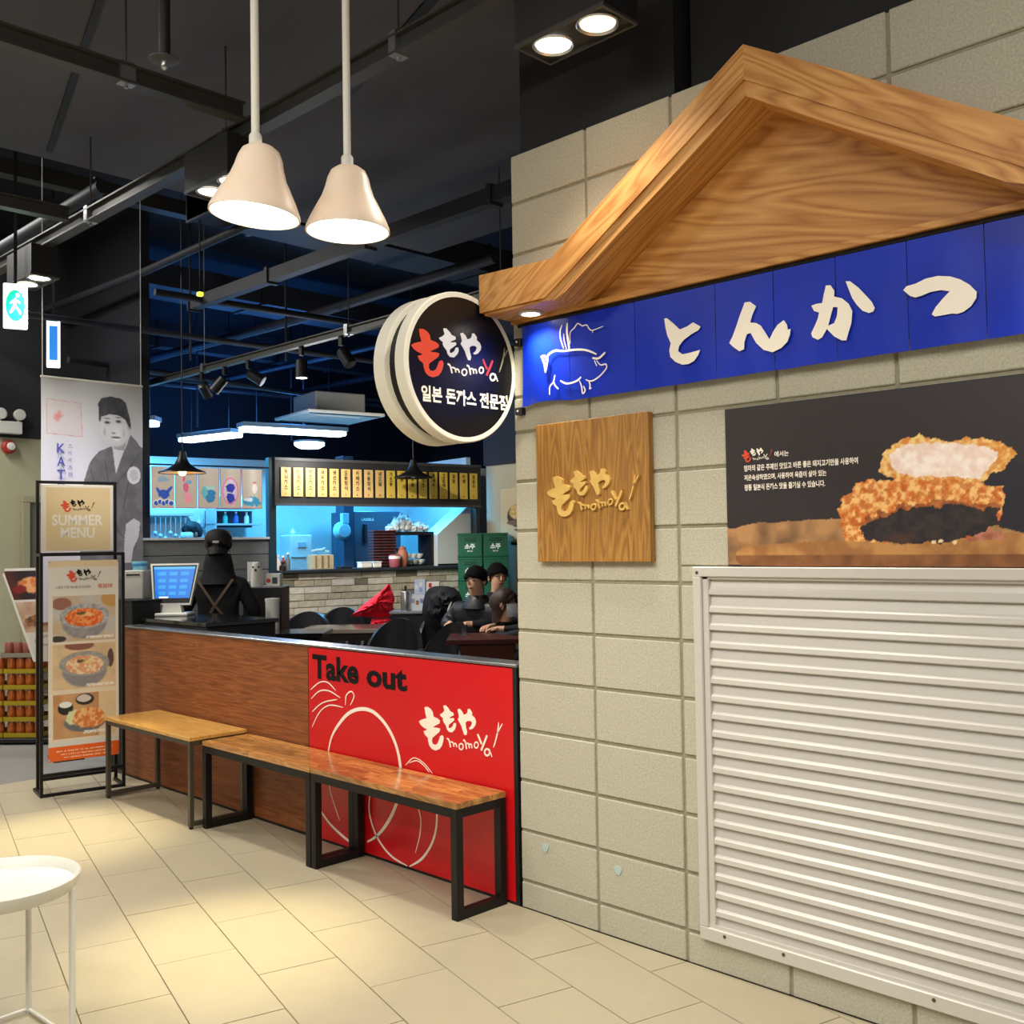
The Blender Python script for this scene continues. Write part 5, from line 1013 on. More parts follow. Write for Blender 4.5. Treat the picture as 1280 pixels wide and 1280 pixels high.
for k, (x, c, h_, r_) in enumerate(((0.06, '#c8c0bc', .14, .03), (0.115, '#8a2a2a', .13, .024), (0.165, '#5a6a6c', .16, .026), (0.085, '#201c1e', .07, .035))):
    b = kthing('counter_bottle', '%s at the left end of the pass counter' % ('white sauce bottle', 'dark red sauce bottle', 'grey glass bottle', 'black squat jar')[k], 'bottle', x, 0.03 if k < 3 else -0.03, 1.23)
    MB().lathe([(r_, 0), (r_, h_ * .65), (r_ * .45, h_ * .85), (r_ * .45, h_)], (0, 0, 0), 14).build('body', mat('cbottle_%d' % k, c, 0.35), b, True); MB().lathe([(r_ * .55, h_), (r_ * .5, h_ + .02)], (0, 0, 0), 12).build('cap', BLACKP if k == 3 else WHITEP, b)
t = kthing('dark_tray', 'small black tray on the pass counter', 'tray', 0.72, -0.03, 1.23); MB().box(0, 0.14, 0, 0.1, 0, 0.02, 0.003).build('tray', BLACKP, t); MB().box(0.01, 0.13, 0.01, 0.09, 0.02, 0.024).build('mat', CHAR, t)
for k, (x, w_) in enumerate(((0.97, 0.13), (1.115, 0.10))):
    t = kthing('white_container', 'low white container on the pass counter, %s of two' % ('left', 'right')[k], 'box', x, -0.02, 1.23); MB().box(0, w_, 0, 0.1, 0, 0.055, 0.008).build('body', WHITEP, t); MB().box(-0.003, w_ + 0.003, -0.003, 0.103, 0.055, 0.066, 0.003).build('lid', WHITEP, t)
for c in range(3):
    for k in range(13):
        z = 1.23 + k * 0.031
        t = kthing('tray_bowl', 'black and red lacquer box, %s column, %s from the bottom' % (('left', 'middle', 'right')[c], 'first second third fourth fifth sixth seventh eighth ninth tenth eleventh twelfth thirteenth'.split()[k]), 'box', 1.185 + c * 0.093, 0.10, z, 'stacked lacquer boxes on the pass counter')
        MB().box(0, 0.086, 0, 0.12, 0, 0.024).build('box', mat('black_lacquer', '#1f1517', 0.25), t); MB().box(-0.001, 0.087, -0.001, 0.121, 0.024, 0.028).build('rim', mat('red_lacquer', '#8c3a34', 0.3), t)
t = kthing('striped_cup', 'pink and white striped jar beside the lacquer box stack', 'jar', 1.385, 0.0, 1.23); MB().lathe([(0.05, 0), (0.062, 0.02), (0.066, 0.12), (0.06, 0.135)], (0, 0, 0), 18).build('body', mat('pink_glaze', '#a4545c', 0.4), t, True); MB().lathe([(0.067, 0.09), (0.067, 0.12)], (0, 0, 0), 18, capa=False, capb=False).build('white_band', WHITEP, t, True)
t = kthing('clay_jar', 'round terracotta jar beside the dish shelf on the pass counter', 'jar', 1.51, 0.05, 1.23); MB().lathe([(0.04, 0), (0.062, 0.04), (0.064, 0.13), (0.045, 0.18), (0.036, 0.19), (0.04, 0.2), (0.04, 0.215), (0.0, 0.22)], (0, 0, 0), 18, capb=False).build('body', mat('terracotta', '#a8664c', 0.6, var=0.1, scale=12), t, True); MB().ball((0, 0, 0.225), 0.012, n=8, m=6).build('knob', mat('terracotta', '#a8664c', 0.6), t, True)
t = kthing('dish_shelf', 'black framed two level shelf full of white dishes on the pass counter', 'shelf', 1.44, 0.18, 1.23)
MB().box(0, 0.55, 0, 0.3, 0.35, 0.385).box(0, 0.03, 0, 0.3, 0, 0.35).box(0.52, 0.55, 0, 0.3, 0, 0.35).box(0, 0.55, 0, 0.3, 0, 0.02).build('frame', BLACKP, t)
for k in range(9):
    b = kthing('white_dish', 'white dish in the black framed shelf, %s level, %s from the left' % (('bottom', 'middle', 'top')[k // 4], ('first', 'second', 'third', 'fourth')[k % 4]), 'dish', 1.62 + 0.075 * (k % 4) + 0.02 * (k // 4), 0.24 + 0.07 * (k // 4), 1.25 + 0.065 * (k // 4), 'white dishes in the black shelf')
    MB().lathe([(0.02, 0), (0.05, 0.03), (0.055, 0.055), (0.048, 0.055), (0.02, 0.012)], (0, 0, 0), 14, capb=False).build('body', WHITEP, b, True)
for k in range(7):
    x = 1.49 + 0.075 * k; h_ = (0.07, 0.15, 0.19, 0.17, 0.1, 0.11, 0.08)[k]
    b = kthing('white_bag', 'crumpled white bag on top of the black dish shelf, %s from the left' % 'first second third fourth fifth sixth seventh'.split()[k], 'bag', x, 0.30, 1.616, 'white bags on top of the dish shelf')
    MB().ball((0, 0, h_ / 2), 0.055, 0.06, h_ / 2, 9, 7, 0.16).build('bag', mat('white_film', '#eef2f2', 0.4), b); MB().lathe([(0.012, h_ * .9), (0.022, h_ + .02)], (0, 0, 0), 7).build('knot', mat('white_film', '#eef2f2', 0.4), b)
t = kthing('slanted_hood', 'white slanted side panel at the right end of the kitchen opening', 'panel', 1.99, 0.1, 1.23)
MB().prism([(0, 0), (0, 0.35), (0.40, 0.66), (0.45, 0.66), (0.45, 0)], 0.0, 0.3).build('panel', mat('pale_panel', '#cdd0cf', 0.5), t); MB().box(0.0, 0.45, -0.004, 0, 0.0, 0.02).build('base_strip', BLACKP, t)

# lights of the kitchen: cool tubes (visible fixtures) and their light, plus added fill
def tube_fix(p, q, label, energy=60, m=TUBE):
    p = Vector(p); q = Vector(q); t = thing('tube_light', label, 'light', (p + q) / 2, math.atan2(q.y - p.y, q.x - p.x)); L_ = (q - p).length
    MB().box(-L_ / 2, L_ / 2, -0.12, 0.12, 0.045, 0.10, 0.004).build('housing', WHITEM, t); MB().box(-L_ / 2 + .02, L_ / 2 - .02, -0.11, 0.11, -0.01, 0.045, 0.012).build('diffuser', m, t)
    for sx in (-1, 1): MB().tube([(sx * L_ * .35, 0, 0.1), (sx * L_ * .35, 0, 4.69 - p.z)], 0.006, 6).build('hanger_rod', BLACKP, t)
    c = (p + q) / 2
    if energy:
        o = lamp('tube_glow', 'AREA', (c.x, c.y, c.z - 0.01), energy, BLUE, (c.x, c.y, 0), L_, 0.12); o.rotation_euler = (0, 0, math.atan2(q.y - p.y, q.x - p.x))
        u = lamp('tube_glow_up', 'POINT', (c.x, c.y, c.z + 0.25), energy * 0.9, (0.05, 0.28, 1.0), None, 0.2)
tube_fix((-8.22, 3.56, 2.9), (-7.98, 4.94, 2.9), 'long bright cool tube light above the kitchen')
tube_fix((-10.3, 3.9, 2.95), (-9.2, 4.1, 2.95), 'slanting cool tube light left of the long one above the kitchen', 50)
tube_fix((-8.75, 2.1, 2.9), (-8.30, 2.55, 2.9), 'short cool tube light just right of the portrait banner', 30)
t = thing('round_ceiling_light', 'round cool ceiling light just above the menu placard beam', 'light', (-9.9, 5.7, 2.95)); MB().lathe([(0.22, 0.06), (0.22, 0.02), (0.15, -0.02), (0, -0.03)], (0, 0, 0), 24, capb=False).build('diffuser', TUBE, t, True); MB().lathe([(0.23, 0.06), (0.23, 0.09)], (0, 0, 0), 24).build('base', WHITEM, t)
for x, y in ((-0.7, 0.9), (0.6, 0.75), (1.8, 0.75)):
    a = K(x - .4, y, 2.62 if x < 0 else 2.36); b = K(x + .4, y, 2.62 if x < 0 else 2.36); c = (a + b) / 2
    o = lamp('kitchen_fill', 'AREA', (c.x, c.y, c.z), 62 if x < 0 else 38, BLUE, (c.x, c.y, 0), 0.9, 0.2)  # area lamps without fixtures, added behind the beam to light the kitchen
t = thing('ceiling_cassette', 'flat white ceiling air conditioner panel above the kitchen beam', 'air conditioner', (-6.62, 3.75, 2.9), KA)
MB().box(-0.46, 0.46, -0.46, 0.46, 0, 0.035, 0.008).box(-0.25, 0.25, -0.25, 0.25, -0.006, 0.0).build('panel', WHITEP, t); MB().box(-0.30, 0.30, -0.30, 0.30, 0.035, 0.26, 0.01).build('body', mat('grey_unit_body', '#9c9c98', 0.6), t)
MB().box(-0.42, 0.42, -0.43, -0.38, -0.004, 0).box(-0.42, 0.42, 0.38, 0.43, -0.004, 0).build('air_slot', BLACKP, t)
lamp('cassette_fill', 'POINT', (-5.6, 3.0, 2.5), 14, (0.9, 0.95, 1.0), None, 0.3)  # added fill lamp with no fixture, brightens the air conditioner panel

# restaurant track with spot heads
tr = rail('track_rail', 'black lighting track with spot heads over the dining room', (-6.7, 1.67, 3.10), (-1.2, 1.67, 3.10), (0.2, 0.6, 0.9), 0.05, 0.05, 4.6)
def head(x, tilt, yaw, label, lit=False):
    t = thing('track_spot', label, 'light', (x, 1.67, 3.07), 0)
    R_ = Matrix.Rotation(yaw, 3, 'Z') @ Matrix.Rotation(tilt, 3, 'X'); c = Vector((0, 0, -0.10))
    MB().box(-0.02, 0.02, -0.012, 0.012, -0.07, 0.0).build('stem', BLACKP, t)
    b = MB(); b.lathe([(0.03, 0.0), (0.046, -0.01), (0.05, -0.15), (0.046, -0.152)], (0, 0, 0), 20); b.v = [tuple(c + R_ @ Vector(v)) for v in b.v]; b.build('barrel', mat('spot_black', '#18191c', 0.4), t, True)
    b = MB(); b.lathe([(0.043, -0.1525), (0.0, -0.154)], (0, 0, 0), 20, capa=False, capb=False); b.v = [tuple(c + R_ @ Vector(v)) for v in b.v]; b.build('lens', BULB if lit else mat('dark_lens', '#4b4f55', 0.3), t, True)
head(-5.65, 0.9, 0.6, 'leftmost track spot tilted far back, beside the blue lit kitchen'); head(-5.25, 0.7, 2.4, 'second track spot from the left hanging low and tilted'); head(-4.85, 1.0, -0.8, 'third track spot tilted to the left on the track')
head(-4.04, 0.0, 0, 'upright track spot with a lit face, near the middle of the track', True); head(-3.50, 0.6, -1.2, 'rightmost track spot tilted toward the round sign')
lamp('track_glow', 'SPOT', (-4.04, 1.67, 2.8), 230, (1.0, 0.93, 0.74), tuple(K(3.0, 0, 2.1)), 0.05, cone=1.2)
lamp('track_glow', 'SPOT', (-4.7, 1.67, 2.8), 240, (1, 0.96, 0.9), tuple(K(1.3, 0, 0.55)), 0.05, cone=0.95)
lamp('track_glow', 'SPOT', (-3.50, 1.67, 2.8), 140, (1, 0.95, 0.86), (-3.0, 3.0, 0.8), 0.05, cone=1.5)
lamp('track_glow', 'SPOT', (-4.85, 1.67, 2.8), 42, (1, 0.97, 0.92), tuple(K(-0.8, 0, 2.0)), 0.05, cone=1.1)
lamp('cassette_fill', 'POINT', (-5.7, 2.9, 2.25), 12, (1.0, 0.96, 0.86), None, 0.2)  # second fill lamp added below the air conditioner, no fixture
def cone_pendant(p, label, lit):
    t = thing('dining_pendant', label, 'lamp', p)
    MB().lathe([(0.205, 0.0), (0.20, 0.012), (0.12, 0.045), (0.065, 0.085), (0.042, 0.13), (0.03, 0.19), (0.012, 0.20), (0.010, 0.19), (0.036, 0.128), (0.058, 0.08), (0.115, 0.038), (0.198, 0.004), (0.205, 0.0)], (0, 0, 0), 32, capa=False, capb=False).build('lamp_shade', mat('black_shade' if not lit else 'black_shade_gold', '#151312', 0.4), t, True)
    MB().tube([(0, 0, 0.19), (0, 0, 4.6 - p[2])], 0.006, 6).build('cord', BLACKP, t)
    if lit:
        MB().lathe([(0.192, 0.005), (0.11, 0.036), (0.05, 0.075), (0.0, 0.08)], (0, 0, 0), 28, capa=False, capb=False).build('inner_face', mat('gold_inner', '#d9a21e', 0.3), t, True)
        MB().ball((0, 0, 0.012), 0.034, n=14, m=10).build('bulb', mat('warm_bulb', '#ffdf9a', 0.4, emit=18), t, True)
        lamp('pendant_glow', 'POINT', (p[0], p[1], p[2] + 0.0), 7, (1, 0.78, 0.4), None, 0.035)
    else: MB().ball((0, 0, 0.03), 0.03, n=10, m=8).build('bulb', mat('off_bulb', '#d9d4c4', 0.4), t, True)
cone_pendant((-5.455, 1.371, 2.125), 'black witch hat pendant with glowing gold inside before the cloth flags', True)
cone_pendant((-5.40, 3.95, 2.17), 'unlit black witch hat pendant in front of the yellow placards', False)
# ---------------------------------------------------------------- right end: beige wall, poster, crates
tag(MB().box(-5.66, 0.0, 5.26, 5.4, 0, 2.37).build('wall_far', mat('far_beige_wall', '#c9c2a8', 0.8, var=0.05, scale=3)), kind='structure')
tag(MB().box(-5.66, 0.0, 5.22, 5.4, 2.37, 4.6).build('wall_far', mat('slate_wall', '#2a2e3a', 0.8, var=0.1, scale=3)), kind='structure')
t = thing('bowl_poster', 'cream poster with a drawing of a noodle bowl on the far beige wall', 'poster', (-5.40, 5.25, 1.50))
P = Paint(0, 0.62, 0, 0.58, 70, 66, '#e2d3ae'); P.fill(P.emask(0.26, 0.28, 0.17, 0.13, .1, .01, 20), '#4a3a34'); P.fill(P.emask(0.26, 0.32, 0.14, 0.09, .1, .01, 20), '#d9a85c', 1, '#f0dcb0', 40); P.fill(P.emask(0.24, 0.2, 0.16, 0.03, .1), '#8a6a66'); P.fill(P.emask(0.32, 0.12, .12, .02, .1), '#6a6468')
P.mesh('print', t, rough=0.6, d=-0.012); MB().box(-0.005, 0.625, -0.010, 0, -0.005, 0.585).build('board', WHITEP, t); MB().box(0.2, 0.9, -0.06, 0.0, -0.05, -0.02).build('ledge', BLACKP, t)
GRN = mat('green_crate', '#0a5a40', 0.45, var=0.06, scale=6); GRN2 = mat('dark_green_crate', '#0a4634', 0.45)
gb0 = Vector((-5.46, 4.62, 0)); gang = math.radians(46)
gproto = None
for c in range(2):
    for k in range(6):
        p = gb0 + Vector((math.cos(gang), math.sin(gang), 0)) * (0.282 * c) + Vector((0, 0, 0.265 * k))
        lab = 'green plastic bottle crate, %s column, %s from the floor' % (('left', 'right')[c], 'first second third fourth fifth top'.split()[k])
        if gproto is None:
            t = gproto = thing('bottle_crate', lab, 'crate', p, gang, 'stacked green bottle crates')
            MB().box(0, 0.268, 0, 0.27, 0, 0.26, 0.006).build('body', GRN, t)
            MB().box(-0.004, 0.272, -0.004, 0.274, 0.235, 0.262, 0.004).box(-0.004, 0.272, -0.004, 0.274, 0.0, 0.022, 0.004).build('rim', GRN, t)
            MB().box(0.07, 0.20, -0.006, 0.0, 0.175, 0.215, 0.003).build('hand_hole', GRN2, t)
            put_text(put_text(MB(), '소주', 0.075, 0.085, face_M((0, -0.006, 0), (1, 0, 0)), wd=0.115, ht=0.06, bold=0.05), '청정', 0.10, 0.055, face_M((0, -0.006, 0), (1, 0, 0)), wd=0.06, ht=0.018, bold=0.02).build('lettering', mat('white_print', '#e8f2ec', 0.5), t)
        else: q_ = copy_tree(gproto, None, p, gang); q_['label'] = lab

# ---------------------------------------------------------------- dining furniture
CAMR = Vector((0.7096, 0.7046, 0)); FWD = Vector((-0.7046, 0.7096, 0))
VINYL = mat('black_vinyl', '#17171a', 0.35, spec=0.6)
def table(name, label, c, rz, lx, ly, z, top, side, leg='#1a1718'):
    t = thing(name, label, 'table', (c[0], c[1], 0), rz)
    MB().box(-lx / 2, lx / 2, -ly / 2, ly / 2, z - 0.035, z, 0.003).build('tabletop', top, t)
    MB().box(-lx / 2 + .03, lx / 2 - .03, -ly / 2 + .03, ly / 2 - .03, z - 0.1, z - 0.035).build('apron', side, t)
    for sx in (-1, 1):
        for sy in (-1, 1): MB().box(sx * (lx / 2 - .05) - .02, sx * (lx / 2 - .05) + .02, sy * (ly / 2 - .05) - .02, sy * (ly / 2 - .05) + .02, 0, z - 0.1).build('leg', side, t)
    return t
def chair(label, c, rz, zs=0.45, hb=0.85, group=None):
    t = thing('dining_chair', label, 'chair', (c[0], c[1], 0), rz, group)
    MB().box(-0.23, 0.23, -0.22, 0.22, zs - 0.05, zs + 0.02, 0.02).build('seat', VINYL, t, True)
    vs = []; n = 14; a0 = math.radians(200); a1 = math.radians(340)     # tub back curving round the rear (-y)
    b = MB()
    for i in range(n + 1):
        a = a0 + (a1 - a0) * i / n; e = math.sin(PI * i / n); top = zs + 0.16 + (hb - zs - 0.16) * e ** 0.7
        for rr, zz in ((0.25, zs - 0.03), (0.275, (zs + top) / 2), (0.27, top), (0.235, top), (0.235, (zs + top) / 2), (0.21, zs - 0.03)): vs.append((rr * math.cos(a), rr * math.sin(a), zz))
    b.add(vs, [(i * 6 + k, i * 6 + (k + 1) % 6, (i + 1) * 6 + (k + 1) % 6, (i + 1) * 6 + k) for i in range(n) for k in range(6)] + [(0, 1, 2, 3, 4, 5), tuple(n * 6 + k for k in range(6))[::-1]])
    b.build('backrest', VINYL, t, True)
    for sx in (-1, 1): MB().tube(smooth([(sx * 0.24, 0.20, zs - 0.06), (sx * 0.26, 0.17, zs + 0.17), (sx * 0.27, 0.0, zs + 0.20), (sx * 0.265, -0.12, zs + 0.19)], 4), 0.011, 8).build('armrest', CHROME, t, True)
    for sx in (-1, 1):
        for sy in (-1, 1): MB().tube([(sx * 0.16, sy * 0.15, zs - 0.05), (sx * 0.22, sy * 0.2, 0)], 0.011, 8).build('leg', CHROME, t, True)
    return t
def wp(px_r, w_, z=0):      # spot given by right offset and distance from the corridor viewpoint
    return Vector((2.924, -2.968, 0)) + FWD * w_ + CAMR * px_r + Vector((0, 0, z))
GLOSS = mat('glossy_brown_top', '#8f8378', 0.12, coat=0.6); DBR = mat('dark_table_wood', '#2a1718', 0.4); BRN = mat('brown_table_wood', '#4a1c10', 0.35, var=0.15, scale=8)
ea = math.radians(44.8)
table('dining_table', 'dark dining table with a glossy grey top in front of the brick wall', wp(-1.40, 8.9), ea, 0.80, 0.55, 0.765, GLOSS, DBR)
table('dining_table', 'black low table with a bright edge directly behind the wood counter', wp(-1.64, 7.35), ea, 0.62, 0.42, 0.86, mat('black_top', '#16171b', 0.15, coat=0.5), DBR)
t = thing('booth_table', 'brown wooden table with a solid front where the customers sit', 'table', (*wp(-0.14, 7.25)[:2], 0), ea)
MB().box(-0.34, 0.45, -0.02, 0.55, 0.755, 0.79, 0.003).build('tabletop', BRN, t); MB().box(-0.22, 0.14, 0.0, 0.02, 0.0, 0.755).box(-0.24, -0.22, 0.0, 0.5, 0, 0.755).box(0.43, 0.45, 0, 0.5, 0, 0.755).build('front_panel', BRN, t)
chair('large black tub chair behind the take out panel, nearest the red cloth', wp(-0.98, 8.0), ea + PI * 0.9, 0.45, 0.88, None)
chair('black tub chair with chrome legs in the middle behind the red panel', wp(-0.62, 7.6), ea + PI * 0.72, 0.45, 0.88, None)
chair('black chair against the brick wall at the far left', wp(-1.98, 9.7), ea + PI, 0.45, 0.84)
chair('black chair against the brick wall behind the glossy table', wp(-1.70, 10.0), ea + PI, 0.45, 0.86)
chair('black chair under the red cloth by the brick wall', wp(-1.36, 10.1), ea + PI, 0.45, 0.90)
# red cloth heaped over the chair back
t = thing('red_cloth', 'bright red cloth heaped over a chair by the brick wall', 'cloth', wp(-1.30, 9.75, 0.80), ea)
def heap(pts, d0, seed):
    random.seed(seed); vs = []; n = len(pts); b = MB(); m_ = 9
    cx = sum(p[0] for p in pts) / n; cz = sum(p[1] for p in pts) / n
    for j in range(m_ + 1):
        k = j / m_
        for i, (x, z) in enumerate(pts): vs.append((cx + (x - cx) * (1 - k), -d0 * math.sin(k * PI / 2) + 0.02 * math.sin(i * 2.4 + j * .9) * (1 if 0 < j else 0), cz + (z - cz) * (1 - k)))
    b.add(vs, [(j * n + i, j * n + (i + 1) % n, (j + 1) * n + (i + 1) % n, (j + 1) * n + i) for j in range(m_) for i in range(n)])
    b.add([(x, 0.05, z) for x, z in pts], [tuple(range(n))]); return b
heap(smooth([(-0.24, 0.0), (-0.20, 0.04), (-0.12, 0.11), (-0.04, 0.17), (0.03, 0.22), (0.09, 0.28), (0.12, 0.30), (0.14, 0.24), (0.17, 0.15), (0.15, 0.10), (0.14, 0.0), (0.05, -0.02), (-0.1, -0.01), (-0.24, 0.0)], 2)[:-1], 0.10, 3).build('cloth', mat('red_fabric', '#e0122c', 0.7, bump=0.3, bscale=20), t, True)
heap([(-0.05, -0.03), (0.13, -0.03), (0.15, -0.10), (0.05, -0.11), (-0.06, -0.08)], 0.08, 4).build('fold', mat('red_fabric', '#e0122c', 0.7), t, True)
# sideboard with urn and boxes
sbq = thing('sideboard', 'low black sideboard behind the red panel holding an urn and boxes', 'sideboard', wp(-0.83, 9.35), ea)
MB().box(-0.28, 0.22, 0, 0.35, 0, 0.84, 0.003).build('cabinet', BLACKP, sbq); MB().box(-0.30, 0.24, -0.02, 0.36, 0.84, 0.86, 0.003).build('tabletop', mat('grey_top', '#8a8c8e', 0.3), sbq)
t = thing('steel_urn', 'tall steel drinks urn on the black sideboard', 'urn', wp(-0.99, 9.45, 0.86)); MB().lathe([(0.045, 0), (0.047, 0.02), (0.045, 0.17), (0.04, 0.18), (0.0, 0.185)], (0, 0, 0), 20, capb=False).build('body', CHROME, t, True); MB().lathe([(0.008, 0.18), (0.008, 0.21), (0.014, 0.215), (0.01, 0.23)], (0, 0, 0), 10).build('lid_knob', BLACKP, t, True)
for k, (dx, z, w2, h2, c1, lab) in enumerate(((-0.85, 0.86, 0.13, 0.15, '#dfe4ee', 'white printed paper box at the left on the sideboard'), (-0.70, 0.86, 0.15, 0.14, '#e6e2da', 'white printed paper box at the right on the sideboard'), (-0.84, 1.012, 0.10, 0.13, '#c9d8f2', 'pale blue leaflet box stacked on the left box'), (-0.72, 1.002, 0.12, 0.12, '#eee9e6', 'white leaflet box with red mark stacked on the right box'))):
    t = thing('paper_box', lab, 'box', wp(dx - .02, 9.45, z), ea); MB().box(-w2 / 2, w2 / 2, 0, 0.1, 0, h2, 0.002).build('box', mat('paper_box_%d' % k, c1, 0.6), t)
    for j, (a, b_, c_) in enumerate((((0.1, 0.6, '#8fa4d0'), (0.4, 0.5, '#a8744a'), (0.7, 0.6, '#7c90c4')), ((0.1, 0.5, '#7c90c4'), (0.42, 0.3, '#b0645c'), (0.75, 0.6, '#8fa4d0')), ((0.2, 0.5, '#eef2fa'), (0.6, 0.3, '#9fb4e0'), (0.6, 0.7, '#eef2fa')), ((0.3, 0.75, '#c8323a'), (0.5, 0.35, '#c0705c'), (0.2, 0.2, '#d8d0cc')))[k]):
        MB().box(-w2 / 2 + w2 * a - .014, -w2 / 2 + w2 * a + .014, -0.002, 0, h2 * b_ - .02, h2 * b_ + .02).build('print_patch', mat('patch' + c_, c_, 0.6), t)

# ---------------------------------------------------------------- register counter
t = thing('register_counter', 'black back counter behind the wood panel carrying the register', 'counter', (-3.60, 0.12, 0))
MB().box(0.0, 0.85, 0.0, 0.48, 0, 0.985, 0.004).build('body', BLACKP, t); MB().box(-0.01, 0.86, -0.01, 0.5, 0.985, 1.01, 0.003).build('tabletop', mat('black_top', '#16171b', 0.15, coat=0.5), t)
t = thing('register_counter', 'black upright cabinet end behind the menu stand', 'counter', (-3.95, 0.06, 0)); MB().box(0, 0.33, 0, 0.2, 0, 1.115, 0.004).build('body', BLACKP, t); MB().box(-0.005, 0.335, -0.005, 0.205, 1.115, 1.125).build('tabletop', BLACKP, t)
pos = thing('cash_register', 'white framed point of sale screen with blue menu display on the black counter', 'register', (-3.575, 0.315, 1.01), ea)
Rm = Matrix.Rotation(math.radians(-14), 4, 'X'); Rm.translation = Vector((0, 0.0, 0.075))
def tb(b, M): b.v = [tuple(M @ Vector(v)) for v in b.v]; return b
tb(MB().prism([(-0.125, 0), (0.125, 0), (0.165, 0.285), (-0.165, 0.285)], 0.0, 0.03), Rm).build('bezel', mat('pos_frame', '#e0dfd8', 0.4), pos)
tb(MB().prism([(-0.115, 0.012), (0.118, 0.012), (0.152, 0.272), (-0.150, 0.272)], -0.002, 0.0), Rm).build('screen_border', BLACKP, pos)
P = Paint(-0.14, 0.145, 0.045, 0.262, 60, 46, '#0f6fd0')
for j in range(4):
    for i in range(3): P.fill(P.rmask(-0.115 + i * 0.083, -0.055 + i * 0.083, 0.065 + j * 0.045, 0.090 + j * 0.045), '#2fa0f0', .8)
P.fill(P.rmask(-1, 1, 0.245, 0.27), '#4aa8e8'); P.fill(P.rmask(-0.11, -0.03, 0.045, 0.056), '#e8f0f4')
P.X = P.X * (0.80 + 0.20 * (P.Z - 0.03) / 0.24); P.mesh('screen', pos, M=Rm @ face_M((0, -0.003, 0), (1, 0, 0)), rough=0.3, emit=0.55)
MB().prism([(-0.07, 0.02), (0.07, 0.02), (0.055, 0.085), (-0.055, 0.085)], 0.0, 0.05).box(-0.10, 0.12, -0.05, 0.12, 0.0, 0.022, 0.006).build('base', mat('pos_frame', '#e0dfd8', 0.4), pos)
t = thing('receipt_printer', 'grey white receipt printer box left of the register screen', 'printer', (-3.83, 0.10, 1.125), ea - 0.1)
MB().box(0, 0.135, 0, 0.14, 0, 0.195, 0.006).build('body', mat('printer_grey', '#b9b6b0', 0.5), t); MB().box(0.02, 0.115, -0.004, 0, 0.16, 0.17).build('paper_slot', BLACKP, t)
t = thing('blue_cup', 'short pale blue cup on top of the receipt printer', 'cup', (-3.80, 0.20, 1.32)); MB().lathe([(0.045, 0), (0.052, 0.06), (0.048, 0.06), (0.04, 0.005)], (0, 0, 0), 20, capb=False).build('body', mat('blue_plastic', '#8fd4ea', 0.3), t, True); MB().lathe([(0.053, 0.03), (0.053, 0.045)], (0, 0, 0), 20, capa=False, capb=False).build('band', mat('blue_band', '#2f86c0', 0.4), t, True)
t = thing('side_cabinet', 'dark cabinet right of the staff member holding white kitchen items', 'cabinet', wp(-1.98, 8.05), ea); MB().box(-0.14, 0.16, 0, 0.3, 0, 1.145, 0.003).build('body', BLACKP, t); MB().box(-0.15, 0.17, -0.01, 0.31, 1.145, 1.155).build('tabletop', mat('grey_top', '#8a8c8e', 0.3), t)
t = thing('toy_dispenser', 'white dog shaped dispenser with black eyes beside the staff member', 'dispenser', wp(-2.02, 8.1, 1.155), ea)
MB().lathe([(0.045, 0), (0.05, 0.02), (0.042, 0.12), (0.046, 0.15), (0.03, 0.19), (0.0, 0.195)], (0, 0, 0), 16, capb=False).build('body', WHITEP, t, True); MB().ball((-0.022, -0.04, 0.155), 0.008, n=8, m=6).ball((0.022, -0.04, 0.155), 0.008, n=8, m=6).build('eye', BLACKP, t, True); MB().ball((0, -0.046, 0.13), 0.01, n=8, m=6).build('nose', BLACKP, t, True)
t = thing('printed_carton', 'white carton with a red dot and black mark beside the dispenser', 'box', wp(-1.90, 8.1, 1.155), ea); MB().box(-0.05, 0.06, 0, 0.1, 0, 0.10, 0.002).build('box', WHITEP, t)
MB().lathe([(0.018, -0.002), (0.018, 0)], (-0.03, 0, 0.045), 14, 'Y').build('red_dot', LETR, t); MB().box(0.0, 0.04, -0.002, 0, 0.02, 0.07).build('black_mark', mat('slate_print', '#3c4a5a', 0.5), t)
t = thing('notice_card', 'small white card standing behind the staff member shoulder', 'card', wp(-2.16, 8.5, 1.155), ea); MB().box(-0.04, 0.04, 0, 0.01, 0.03, 0.19).build('card', WHITEP, t); MB().box(-0.045, 0.045, -0.01, 0.03, 0.0, 0.03).build('holder', CHROME, t)
t = thing('side_table', 'narrow stand carrying the small white card', 'stand', wp(-2.16, 8.5), ea); MB().box(-0.06, 0.06, -0.02, 0.06, 1.13, 1.155).build('top', BLACKP, t); MB().box(-0.01, 0.01, 0, 0.02, 0, 1.13).box(-0.06, 0.06, -0.03, 0.07, 0, 0.02).build('post', BLACKP, t)
t = thing('white_bin', 'white plastic bin right of the staff member below the cabinet', 'bin', wp(-1.83, 7.8), ea); MB().lathe([(0.045, 0), (0.052, 1.05), (0.054, 1.06), (0.05, 1.06)], (0, 0, 0), 20).build('body', WHITEP, t, True); MB().lathe([(0.055, 1.05), (0.055, 1.075), (0, 1.08)], (0, 0, 0), 20, capb=False).build('lid', WHITEP, t, True)

